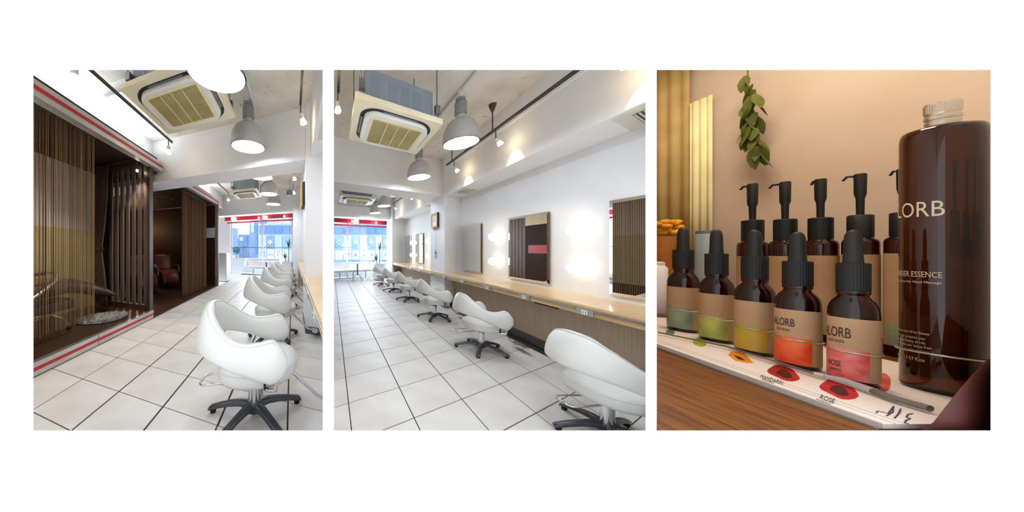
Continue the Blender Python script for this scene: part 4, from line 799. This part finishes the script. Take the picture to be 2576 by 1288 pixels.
block(A, 30, 628, 650, 553, 'far_blue', 'tall pale blue building edge left of the office building', [(632, 640, 560, 585, 'pane_pale'), (641, 648, 556, 640, 'pane_blue')]); block(A, 40, 600, 630, 590, 'far_grey', 'low grey building beyond the street with slanting top', [(603, 612, 597, 606, 'pane_pale'), (613, 622, 595, 620, 'pane_blue'), (604, 612, 612, 640, 'pane_blue')])
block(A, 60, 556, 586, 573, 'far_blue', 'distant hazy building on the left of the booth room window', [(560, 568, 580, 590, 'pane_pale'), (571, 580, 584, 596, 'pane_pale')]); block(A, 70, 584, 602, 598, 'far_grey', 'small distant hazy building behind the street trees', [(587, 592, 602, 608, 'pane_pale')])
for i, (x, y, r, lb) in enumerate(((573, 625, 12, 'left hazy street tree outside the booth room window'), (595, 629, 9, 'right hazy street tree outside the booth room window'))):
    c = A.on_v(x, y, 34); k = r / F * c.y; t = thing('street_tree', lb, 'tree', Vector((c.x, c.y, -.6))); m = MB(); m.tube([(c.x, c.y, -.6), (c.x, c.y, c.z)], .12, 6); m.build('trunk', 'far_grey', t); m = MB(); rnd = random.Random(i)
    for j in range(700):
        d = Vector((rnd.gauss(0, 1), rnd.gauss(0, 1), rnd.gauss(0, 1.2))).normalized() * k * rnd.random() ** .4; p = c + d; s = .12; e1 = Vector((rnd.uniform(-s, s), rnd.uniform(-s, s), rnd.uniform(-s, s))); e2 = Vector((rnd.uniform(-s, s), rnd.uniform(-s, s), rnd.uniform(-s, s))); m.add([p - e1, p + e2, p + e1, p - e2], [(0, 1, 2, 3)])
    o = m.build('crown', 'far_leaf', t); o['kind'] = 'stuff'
# ------------------------------------------------------------------ the bottle niche
ZT = .34                                    # table height
mat('niche_wall', (208, 186, 164), .8, rgb2=(202, 178, 154), scale=1.5); mat('walnut', (140, 80, 24), .34, rgb2=(78, 38, 8), scale=2.2, stretch=(26, 2.2, 26), bump=.25, bscale=14, lo=.3, hi=.72)
n = MB(); n.box(1.45 * S, 5.6 * S, YN, 4.7 * S, 4.3 * S, 4.4 * S); struct(n.build('ceiling', 'niche_wall'), 'plain ceiling of the bottle niche')
n = MB(); n.box(5.4 * S, 5.5 * S, YN, 4.7 * S, -.6 * S, 4.3 * S); struct(n.build('wall_back', 'niche_wall'), 'warm pinkish wall behind the bottles')
n = MB(); n.box(2.83 * S, 5.5 * S, 4.6 * S, 4.7 * S, -.6 * S, 4.3 * S); struct(n.build('wall_left', 'niche_wall'), 'warm wall at the left of the bottle niche')
n = MB(); n.box(1.45 * S, 5.6 * S, YN, 4.7 * S, -.7 * S, -.6 * S); struct(n.build('floor', 'dark_wood'), 'dark floor under the bottle table')
tb = thing('wooden_table', 'dark walnut table under the white bottle tray', 'table', Vector((3.4, 2.4, -.6 * S)))
pl = [(1.49 * S, YN + .01), (2.90 * S, 2.12 * S), (2.92 * S, 4.5 * S), (5.35 * S, 4.5 * S), (5.35 * S, YN + .01)]
MB().prism(pl, (ZT - .05) * S, ZT * S).build('table_top', 'walnut', tb)
for x, y in ((2.3, 1.3), (5.1, 1.3), (3.1, 4.2), (5.1, 4.2)): MB().box((x - .05) * S, (x + .05) * S, (y - .05) * S, (y + .05) * S, -.6 * S, (ZT - .05) * S).build('leg', 'walnut', tb)
area_light('niche_fill_light', (3.9 * S, 2.3 * S, 4.1 * S), (0, 0, 0), 1.0, 34, (1, .87, .70), 1.0)  # unseen warm light added over the bottles, no fixture hangs here
# tray with printed card
mat('tray_card', (236, 222, 212), .55, rgb2=(230, 214, 202), scale=2); mat('acrylic', (214, 208, 200), .12, rgb2=(206, 200, 192), scale=2, alpha=.55); mat('tray_edge', (120, 110, 98), .3, rgb2=(100, 92, 82), scale=6)
a = on(1652, 866, ZT + .03); b = on(2262, 1083, ZT + .03); d = (b - a); d.z = 0; d.normalize(); nx = Vector((-d.y, d.x, 0)); nx = nx if nx.x > 0 else -nx
P0 = a - d * 1.2; P1 = a + d * (.985 * S); Wd = 1.35 * S
tr = thing('display_tray', 'white printed display tray under the dropper bottles', 'tray', Vector((P1.x, P1.y, ZT * S)))
quad = lambda o0, o1, e: clip([tuple((P0 + nx * o0 - d * e)[:2]), tuple((P1 + nx * o0 + d * e)[:2]), tuple((P1 + nx * o1 + d * e)[:2]), tuple((P0 + nx * o1 - d * e)[:2])], 0, -1, -1.13 * S)
MB().prism(quad(.01, Wd, 0), (ZT + .006) * S, (ZT + .03) * S).build('card', 'tray_card', tr); MB().prism(quad(-.012, Wd + .02, .01), (ZT + .001) * S, (ZT + .008) * S).build('acrylic_base', 'tray_edge', tr); MB().prism(quad(-.012, .004, .01), ZT * S, (ZT + .036) * S).build('acrylic_lip', 'acrylic', tr)
for o0 in (.075, .12): MB().prism(quad(o0, o0 + .006, 0), (ZT + .03) * S, (ZT + .0312) * S).build('printed_line', 'acrylic', tr)
ZC = ZT + .0318
def flat(mm, name, pts, z=ZC): 
    m = MB(); m.prism([tuple(on(x, y, z)[:2]) for x, y in pts], (z - .0012) * S, z * S); return m.build(name, mm, tr)
def blob(cx, cy, rx, ry, n=20, wob=.15, ph=0, rot=0.):
    return [(cx + rx * (1 + wob * math.sin(3 * a + ph)) * math.cos(a) * math.cos(rot) - ry * math.sin(a) * math.sin(rot), cy + rx * math.cos(a) * math.sin(rot) + ry * (1 + wob * math.sin(2 * a + ph)) * math.sin(a) * math.cos(rot)) for a in [2 * math.pi * k / n for k in range(n)]]
mat('print_red', (206, 30, 24), .5, rgb2=(150, 14, 14), scale=9); mat('print_rose', (222, 110, 96), .5, rgb2=(206, 70, 62), scale=9); mat('print_orange', (232, 150, 20), .5, rgb2=(226, 120, 12), scale=9); mat('print_dark', (74, 20, 12), .5, rgb2=(40, 12, 8), scale=9); mat('print_lime', (176, 182, 46), .5, rgb2=(150, 164, 40), scale=9); mat('print_green', (96, 140, 110), .5, rgb2=(80, 120, 96), scale=9)
flat('print_red', 'rose_petal', blob(2112, 978, 48, 22, rot=.25)); flat('print_dark', 'petal_core', blob(2112, 982, 24, 11, rot=.3), ZC + .001); flat('print_rose', 'rose_petal', blob(2222, 962, 20, 22, rot=.5)); flat('print_red', 'mandarin_print', blob(1972, 938, 40, 17, rot=.25)); flat('print_dark', 'mandarin_core', blob(1974, 940, 20, 9, rot=.3), ZC + .001)  # dark cores are part of the petal and mandarin prints
flat('print_orange', 'papaya_print', [(1832, 893), (1838, 885), (1852, 884), (1872, 889), (1896, 913), (1874, 912), (1850, 907)]); flat('print_dark', 'papaya_seeds', [(1846, 893), (1860, 897), (1876, 907), (1858, 904)], ZC + .001); flat('print_lime', 'lime_print', blob(1760, 861, 17, 10, wob=.08, rot=.2)); flat('print_green', 'leaf_print', blob(1686, 835, 11, 7, wob=.1))
mat('print_ink', (70, 62, 60), .6, rgb2=(60, 54, 52), scale=9)
def tray_text(s, x0, y0, x1, y1, hpx, mm='print_ink', z=ZC):
    vs, fs = text_mesh(s); xa = min(p.x for p in vs); xb = max(p.x for p in vs); yb = max(p.y for p in vs); ya = min(p.y for p in vs)
    m = MB(); m.add([on(x0 + (x1 - x0) * (p.x - xa) / (xb - xa) + .35 * (p.y - ya) / (yb - ya) * hpx, y0 + (y1 - y0) * (p.x - xa) / (xb - xa) - hpx * (p.y - ya) / (yb - ya), z) for p in vs], fs); m.build('lettering', mm, tr)
tray_text('ROSE', 2062, 1003, 2098, 1015, 11); tray_text('FRAGRANCE', 2053, 1006, 2090, 1018, 4); tray_text('MANDARIN', 1912, 951, 1968, 968, 9); tray_text('FRAGRANCE', 1916, 956, 1946, 966, 3.5)
m = MB()
for st in ([(2204, 1038), (2208, 1034), (2222, 1037), (2234, 1040), (2248, 1022), (2246, 1036), (2230, 1046)], [(2250, 1052), (2264, 1036), (2266, 1028), (2258, 1044)], [(2296, 1040), (2284, 1042), (2280, 1050), (2290, 1052), (2278, 1058), (2276, 1064), (2286, 1066)]): m.tube([on(x, y, ZC) for x, y in st], .0022, 4)
m.build('script_logo', mat('script_grey', (92, 88, 108), .5, rgb2=(84, 80, 100), scale=5), tr, smooth=True)
# ------------------------------------------------------------------ bottles
mat('amber', (74, 22, 5), .04, trans=.9, ior=1.4, rgb2=(56, 14, 3), scale=2, coat=.25); mat('amber_big', (84, 42, 14), .03, trans=.95, ior=1.33, rgb2=(64, 24, 7), scale=1.2, stretch=(3, 3, .3), coat=.5)
mat('dropper_black', (34, 33, 31), .55, rgb2=(26, 25, 24), scale=6); mat('cap_black', (20, 19, 19), .5, rgb2=(15, 14, 14), scale=6); mat('kraft', (186, 150, 112), .65, rgb2=(178, 140, 102), scale=3); mat('cap_silver', (214, 202, 186), .28, .85, rgb2=(196, 184, 168), scale=5); mat('bottle_ink', (58, 36, 28), .6, rgb2=(48, 30, 24), scale=6); mat('bottle_white', (226, 206, 176), .5, rgb2=(220, 198, 168), scale=6)
mat('acrylic_clear', (225, 225, 222), .06, rgb2=(215, 215, 212), scale=3, alpha=.35)
def wrap_text(par, cen, R_, s, xl, xr, yb, hpx, mm, tilt=0., spacing=1., pre=0.):
    # lettering laid on the round bottle between the two sight lines xl and xr
    def hit(x):                          # angle round the bottle of the visible point under a sight line
        dx = Vector(((x - CX) / F, 1)).normalized(); c = Vector((cen.x, cen.y)); b = dx.dot(c); D = b * b - c.length_squared + R_ * R_
        t = b - math.sqrt(max(D, 0.)); p = dx * t - c; return math.atan2(p.y, p.x), dx * t
    al, pl_ = hit(xl); ar, pr_ = hit(xr); da = (ar - al + math.pi) % (2 * math.pi) - math.pi; al -= da * pre / (1 - pre); da /= 1 - pre
    vs, fs = text_mesh(s, spacing=spacing); xa = min(p.x for p in vs); xb = max(p.x for p in vs); ya = min(p.y for p in vs); yt = max(p.y for p in vs); Yd = (pl_.y + pr_.y) / 2; z0 = EYE * S - (yb - CY) / F * Yd; hz = hpx / F * Yd
    m = MB(); m.add([(cen.x + (R_ + .0015) * math.cos(al + da * (p.x - xa) / (xb - xa)), cen.y + (R_ + .0015) * math.sin(al + da * (p.x - xa) / (xb - xa)), z0 + hz * (p.y - ya) / (yt - ya) - tilt * hz * ((p.x - xa) / (xb - xa))) for p in vs], fs); m.build('lettering', mm, par)
def wrap_patch(par, cen, R_, xl, xr, z0, z1, mm, name, full=False, out=.001):
    def hit(x):
        dx = Vector(((x - CX) / F, 1)).normalized(); c = Vector((cen.x, cen.y)); b = dx.dot(c); t = b - math.sqrt(max(b * b - c.length_squared + R_ * R_, 0.)); p = dx * t - c; return math.atan2(p.y, p.x)
    if full: al, da = 0, 2 * math.pi
    else: al = hit(xl); da = (hit(xr) - al + math.pi) % (2 * math.pi) - math.pi
    n_ = 40; m = MB(); vs = []
    for k in range(n_ + 1):
        g = al + da * k / n_; vs += [(cen.x + (R_ + out) * math.cos(g), cen.y + (R_ + out) * math.sin(g), z) for z in (z0, z1)]
    m.add(vs, [(2 * k, 2 * k + 2, 2 * k + 3, 2 * k + 1) for k in range(n_)]); return m.build(name, mm, par, smooth=True)
zc0 = (ZT + .03) * S
def dropper(x, yb, wpx, ytop, band, label, texts, flavour):
    cen = on(x, yb, ZT + .03); Y = cen.y / S; k = (x - CX) / F; R_ = wpx * Y / (F * math.sqrt(1 + k * k)) / 2 * S; Ht = (EYE - (ytop - CY) / F * Y) * S - zc0; h = lambda f: zc0 + f * Ht
    t = thing('dropper_bottle', label, 'bottle', Vector((cen.x, cen.y, zc0)), group='amber dropper bottles on the tray')
    pr = [(.0, 0), (.93, .0), (1., .012), (1., .45), (.985, .48), (.93, .508), (.82, .533), (.68, .553), (.60, .565), (.60, .578), (.66, .582), (.66, .60), (.58, .605)]
    m = MB(); m.lathe([(max(r, .001) * R_, z * Ht) for r, z in pr], 40, (cen.x, cen.y, zc0)); m.build('glass', 'amber', t, smooth=True)
    n_ = 72; m = MB(); 
    rib = lambda z, f=1.: [Vector((cen.x + .655 * R_ * f * (1 + .018 * (i % 2)) * math.cos(2 * math.pi * i / n_), cen.y + .655 * R_ * f * (1 + .018 * (i % 2)) * math.sin(2 * math.pi * i / n_), z)) for i in range(n_)]
    m.rings([rib(h(.60), .97), rib(h(.605)), rib(h(.772)), rib(h(.782), .95)]); m.build('screw_cap', 'cap_black', t)
    m = MB(); m.lathe([(r * R_, z * Ht) for r, z in ((.43, .78), (.41, .79), (.385, .83), (.375, .88), (.37, .925), (.34, .96), (.27, .982), (.16, .996), (.02, 1.))], 28, (cen.x, cen.y, zc0)); m.build('rubber_bulb', 'dropper_black', t, smooth=True)
    lb = wrap_patch(t, cen, R_, 0, 0, h(.03), h(.425), 'kraft', 'label', True)
    wrap_patch(t, cen, R_, x - wpx * .497, x + wpx * .30, h(.03), h(.225), band, 'picture_band', out=.002)
    for s, xl, xr, y, hp, mm in texts: wrap_text(t, cen, R_ + .0025, s, x + wpx * xl, x + wpx * xr, y, hp, mm)
    # clear holder ring
    ring = [Vector((cen.x + (R_ + .006) * math.cos(2 * math.pi * i / 40), cen.y + (R_ + .006) * math.sin(2 * math.pi * i / 40), h(.205))) for i in range(40)]
    m = MB(); m.tube(ring, .005, 5, closed=True); m.build('holder_ring', 'cap_silver', tr, smooth=True)
    return t
mat('band_rose', (214, 70, 72), .35, rgb2=(232, 150, 140), scale=7); mat('band_mandarin', (222, 58, 24), .35, rgb2=(236, 120, 56), scale=8); mat('band_mango', (206, 150, 54), .4, rgb2=(150, 160, 50), scale=6); mat('band_lime', (150, 160, 74), .4, rgb2=(196, 190, 96), scale=8); mat('band_mint', (120, 140, 116), .4, rgb2=(150, 160, 128), scale=8)
dropper(2146, 962, 137, 578, 'band_rose', 'front amber dropper bottle with a pink rose band', [('ALORB', -.49, -.04, 846, 25, 'bottle_ink'), ('DROP AROMA', -.44, -.16, 860, 8, 'bottle_ink'), ('ROSE', -.44, -.22, 919, 14, 'bottle_ink'), ('FRAGRANCE', -.42, -.22, 931, 6, 'bottle_ink')], 'rose')
dropper(2006, 922, 122, 583, 'band_mandarin', 'amber dropper bottle with an orange-red band, second from the front', [('ALORB', -.47, -.06, 818, 19, 'bottle_ink'), ('DROP AROMA', -.42, -.16, 831, 6, 'bottle_ink')], 'mandarin')
dropper(1898, 888, 108, 578, 'band_mango', 'amber dropper bottle with an orange and green band, third from the front', [], 'mango')
dropper(1802, 857, 93, 577, 'band_lime', 'amber dropper bottle with a yellow-green band, fourth from the front', [], 'lime')
dropper(1718, 831, 84, 572, 'band_mint', 'amber dropper bottle with a grey-green band, farthest of the five', [], 'mint')
def pump(x, Y, ytop, w, label, k2):
    cen = at(x, 700, Y); k = (x - CX) / F; u = Y / (F * math.sqrt(1 + k * k)) * S; zz = lambda y: EYE * S - (y - CY) / F * Y * S; s = 1.
    t = thing('pump_bottle', label, 'bottle', Vector((cen.x, cen.y, ZT * S)), group='amber pump bottles in the back row'); R_ = w * u / 2; o = (cen.x, cen.y, 0); dy = ytop - 437
    prz = [(.001, ZT * S), (R_ * .96, ZT * S), (R_, ZT * S + .02), (R_, zz(612 + dy * .3)), (R_ * .95, zz(605 + dy * .3)), (R_ * .75, zz(601 + dy * .3)), (R_ * .68, zz(598 + dy * .3))]
    m = MB(); m.lathe(prz, 36, o); m.build('glass', 'amber', t, smooth=True)
    c0, c1 = zz(598 + dy * .3), zz(543 + dy * .5); m = MB(); m.lathe([(R_ * .70, c0), (R_ * .72, c0 + .01), (R_ * .72, c1), (R_ * .60, c1 + .008), (R_ * .3, c1 + .012)], 32, o); m.build('collar', 'cap_black', t, smooth=True)
    m = MB(); m.lathe([(R_ * .22, c1), (R_ * .24, zz(500 + dy * .8)), (R_ * .34, zz(488 + dy)), (R_ * .36, zz(440 + dy)), (R_ * .3, zz(437 + dy))], 24, o); m.build('pump_head', 'cap_black', t, smooth=True)
    e = at(x - k2, 0, Y); dv = Vector((e.x - cen.x, 0, 0)); z_ = zz(443 + dy); dirv = Vector((-.25, .97, 0)).normalized(); 
    # the spout points away along the row
    L = k2 / F * Y * S / (.25 + .97 * k); m = MB(); m.tube([Vector((cen.x, cen.y, z_)), Vector((cen.x, cen.y, z_)) + dirv * L * .75 + Vector((0, 0, .006)), Vector((cen.x, cen.y, z_)) + dirv * L - Vector((0, 0, .03))], [R_ * .16, R_ * .12, R_ * .09], 10); m.build('spout', 'cap_black', t, smooth=True)
    wrap_patch(t, cen, R_, 0, 0, ZT * S + .10, zz(640 + dy * .2), 'kraft', 'label', True); wrap_patch(t, cen, R_, x - w * .4, x + w * .1, ZT * S + .1, ZT * S + .3, 'band_mint', 'picture_band', out=.002)
    return t
pump(1893, 2.554, 462, 84, 'amber pump bottle in the back row, farthest left', 32); pump(1975, 2.356, 457, 88, 'amber pump bottle in the back row, second from the left', 42); pump(2064, 2.186, 450, 94, 'amber pump bottle in the back row, third from the left', 24); pump(2164, 2.03, 437, 100, 'amber pump bottle in the back row beside the large bottle', 46); pump(2272, 1.89, 424, 104, 'amber pump bottle half hidden behind the large bottle', 34)
# large bottle
x, yb = 2371, 985; cen = on(x, yb, ZT + .03); Y = cen.y / S; k = (x - CX) / F; u = Y / (F * math.sqrt(1 + k * k)) * S; R_ = 237 * u / 2; zz = lambda y: EYE * S - (y - CY) / F * Y * S; o = (cen.x, cen.y, 0)
bb = thing('essence_bottle', 'large dark amber bottle with silver screw cap and white lettering', 'bottle', Vector((cen.x, cen.y, zc0)))
m = MB(); m.lathe([(.001, zc0), (R_ * .95, zc0), (R_, zc0 + .03), (R_, zz(352)), (R_ * .985, zz(338)), (R_ * .94, zz(328)), (R_ * .85, zz(322)), (R_ * .6, zz(317)), (R_ * .40, zz(314)), (R_ * .40, zz(308))], 64, o); m.build('glass', 'amber_big', bb, smooth=True)
n_ = 90; rc_ = 101 * u / 2
def capring(y, f, rib=0.): return [Vector((cen.x + rc_ * f * (1 + rib * (i % 2)) * math.cos(2 * math.pi * i / n_), cen.y + rc_ * f * (1 + rib * (i % 2)) * math.sin(2 * math.pi * i / n_), zz(y))) for i in range(n_)]
m = MB(); m.rings([capring(314, .96), capring(306, .98), capring(304, .93), capring(301, .93), capring(299, 1.), capring(292, 1.), capring(290, .94), capring(287, .94), capring(284, 1.), capring(281, 1., .02), capring(264, 1., .02), capring(260, .97), capring(257, .9), capring(256.5, .3)]); m.build('screw_cap', 'cap_silver', bb)
for s, xl, xr, y, hp in (('ALORB', 2263, 2377, 546, 38), ('CARRIER ESSENCE', 2250, 2370, 696, 14), ('Base Essence for Head Massage', 2250, 2369, 713, 8), ('ALORB represents All for Beauty.', 2254, 2340, 838, 8), ('This Product presents you', 2256, 2327, 850, 8), ('the enriched Quality of Life.', 2255, 2330, 861, 8), ('Holistically, make your beauty from', 2254, 2344, 872, 8), ('out of wellness scalp and hair.', 2256, 2341, 883, 8), ('400mL / 13.53 fl.oz', 2257, 2327, 902, 8)): wrap_text(bb, cen, R_, s, xl, xr, y, hp, 'bottle_white', pre=.27 if s == 'ALORB' else 0.)
m = MB(); m.tube([Vector((cen.x + (R_ + .008) * math.cos(2 * math.pi * i / 60), cen.y + (R_ + .008) * math.sin(2 * math.pi * i / 60), zz(888))) for i in range(60)], .006, 6, closed=True); m.build('holder_ring', 'cap_silver', tr, smooth=True)
# rod of the holder in front of the bottles
hr = thing('holder_rod', 'clear and metal rod lying along the tray before the bottles', 'rod', on(2060, 950, ZT + .06)); z_ = ZT + .055
m = MB(); m.tube([on(1656, 836, z_), on(1830, 872, z_), on(2050, 940, z_)], .008, 8); m.build('wire', 'tray_edge', hr, smooth=True); m = MB(); m.tube([on(2050, 940, z_), on(2074, 946, z_)], .014, 8); m.build('clasp', 'cap_silver', hr, smooth=True)
m = MB(); m.tube([on(2074, 946, z_), on(2120, 958, z_), on(2200, 985, z_)], [.014, .024, .022], 12); m.build('clear_tube', 'acrylic', hr, smooth=True); m = MB(); m.tube([on(2200, 985, z_), on(2255, 1004, z_), on(2340, 1028, z_)], .018, 12); m.build('metal_end', 'tray_edge', hr, smooth=True)
# red-brown leather cushion corner in the foreground
mat('cushion_red', (66, 10, 4), .7, rgb2=(92, 36, 12), scale=1.2); cu = MB(); yq = 1.085
ft = [(2305, 1090), (2345, 1062), (2400, 992), (2440, 945), (2478, 906), (2540, 880), (2640, 900), (2640, 1099), (2296, 1099)]
F0 = [at(x_, y_, yq) for x_, y_ in ft]; cu.extr(F0, (.25, .035, 0)); tag(cu.build('leather_cushion', 'cushion_red', bevel=.04, seg=4), 'dark red-brown cushion corner at the lower right of the bottle niche', 'cushion')
# background things
mat('curtain_glow_cream', (240, 232, 180), .8, rgb2=(230, 220, 164), scale=3); mat('curtain_glow_tan', (206, 178, 112), .8, rgb2=(192, 160, 96), scale=3); mat('yellow', (240, 178, 30), .6, rgb2=(232, 150, 40), scale=4); mat('leaf_olive', (84, 92, 30), .6, rgb2=(104, 108, 44), scale=4); mat('can_blue', (150, 160, 166), .4, rgb2=(140, 150, 156), scale=3); mat('terracotta', (196, 120, 50), .6, rgb2=(180, 104, 40), scale=4)  # cream and tan curtain colours carry a window's yellow glow
XW = 5.4
def wx(x, y, X=XW): return at(x, y, X * F / (x - CX))
def drape(x0, x1, y0, y1, mm, label, X):
    n_ = 40; rows = []
    for y in (y0, (y0 + y1) / 2, y1):
        a_ = wx(x0, y, X); b_ = wx(x1, y, X); zq = EYE * S - (y - CY) / F * ((a_.y + b_.y) / 2)
        rows.append([Vector((a_.x + .012 * math.sin(k / n_ * 2 * math.pi * 3), a_.y + (b_.y - a_.y) * k / n_, zq)) for k in range(n_ + 1)])
    m = MB(); m.add([p for r in rows for p in r], [(i * (n_ + 1) + q_, i * (n_ + 1) + q_ + 1, (i + 1) * (n_ + 1) + q_ + 1, (i + 1) * (n_ + 1) + q_) for i in range(2) for q_ in range(n_)]); o_ = m.build('drape', mm, smooth=True); sm = o_.modifiers.new('solid', 'SOLIDIFY'); sm.thickness = .01; tag(o_, label, 'curtain')
drape(1735, 1792, 250, 690, 'curtain_glow_cream', 'pale cream drape with painted window glow, against the niche wall', 5.30); drape(1640, 1735, 60, 690, 'curtain_glow_tan', 'tan drape with painted window glow at the left edge of the bottle niche', 5.34)
hp_ = thing('hanging_plant', 'green plant hanging down before the pinkish wall', 'plant', wx(1885, 176, 5.2)); rnd = random.Random(4); top = wx(1880, 150, 5.15)
m = MB(); m.tube([Vector((top.x, top.y, 4.3 * S)), top, wx(1885, 300, 5.15)], .008, 6); m.build('stem', 'leaf_olive', hp_)
for i in range(46):
    f = i / 45; p = wx(1870 + 30 * rnd.random() + 14 * f, 190 + 190 * f ** .7, 5.15 + rnd.uniform(-.05, .05)); L_ = .24 * rnd.uniform(.7, 1.2); az = rnd.uniform(0, 6.283); dd = Vector((.25 * math.cos(az), .35 * math.sin(az), -1)).normalized(); sd = Vector((-math.sin(az), math.cos(az), 0)); vs = []
    for q_ in range(5): s_ = q_ / 4; w_ = .05 * math.sin(math.pi * min(.98, .12 + .86 * s_)); pp = p + dd * L_ * s_; vs += [pp - sd * w_, pp + sd * w_]
    m = MB(); m.add(vs, [(2 * q_, 2 * q_ + 1, 2 * q_ + 3, 2 * q_ + 2) for q_ in range(4)]); m.build('leaf', 'leaf_olive', hp_)
fp = thing('yellow_flowers', 'yellow flowers in a terracotta pot at the left edge behind the bottles', 'plant', wx(1672, 640, 5.0)); c = wx(1672, 610, 5.0); m = MB(); m.lathe([(.05, ZT * S - c.z), (.09, ZT * S - c.z + .01), (.13, .02), (.14, .1), (.12, .1)], 24, c); m.build('pot', 'terracotta', fp, smooth=True)
for i in range(24): a_ = rnd.uniform(0, 6.283); r_ = .16 * math.sqrt(rnd.random()); p = c + Vector((r_ * math.cos(a_), r_ * math.sin(a_), .16 + rnd.uniform(0, .2))); m = MB(); m.sphere(p, .06, 10, 6, .7); m.build('blossom', 'yellow', fp, smooth=True)
cn = thing('grey_canister', 'grey blue canister standing behind the far dropper bottles', 'canister', wx(1778, 700, 5.0)); c = wx(1778, 640, 5.0); m = MB(); m.lathe([(.1, ZT * S - c.z), (.1, .30), (.09, .31)], 28, c); m.build('body', 'can_blue', cn, smooth=True); m = MB(); m.lathe([(.095, .31), (.095, .345), (.08, .355)], 28, c); m.build('lid', 'steel', cn, smooth=True)
wj = thing('white_jar', 'white jar at the left edge beside the farthest dropper bottle', 'jar', wx(1652, 760, 4.4)); c = wx(1652, 700, 4.4); m = MB(); m.lathe([(.09, ZT * S - c.z), (.1, ZT * S - c.z + .02), (.1, .16), (.07, .2)], 28, c); m.build('body', 'pot_white', wj, smooth=True); m = MB(); m.lathe([(.075, .19), (.075, .24), (.06, .25)], 24, c); m.build('lid', 'tray_card', wj, smooth=True)
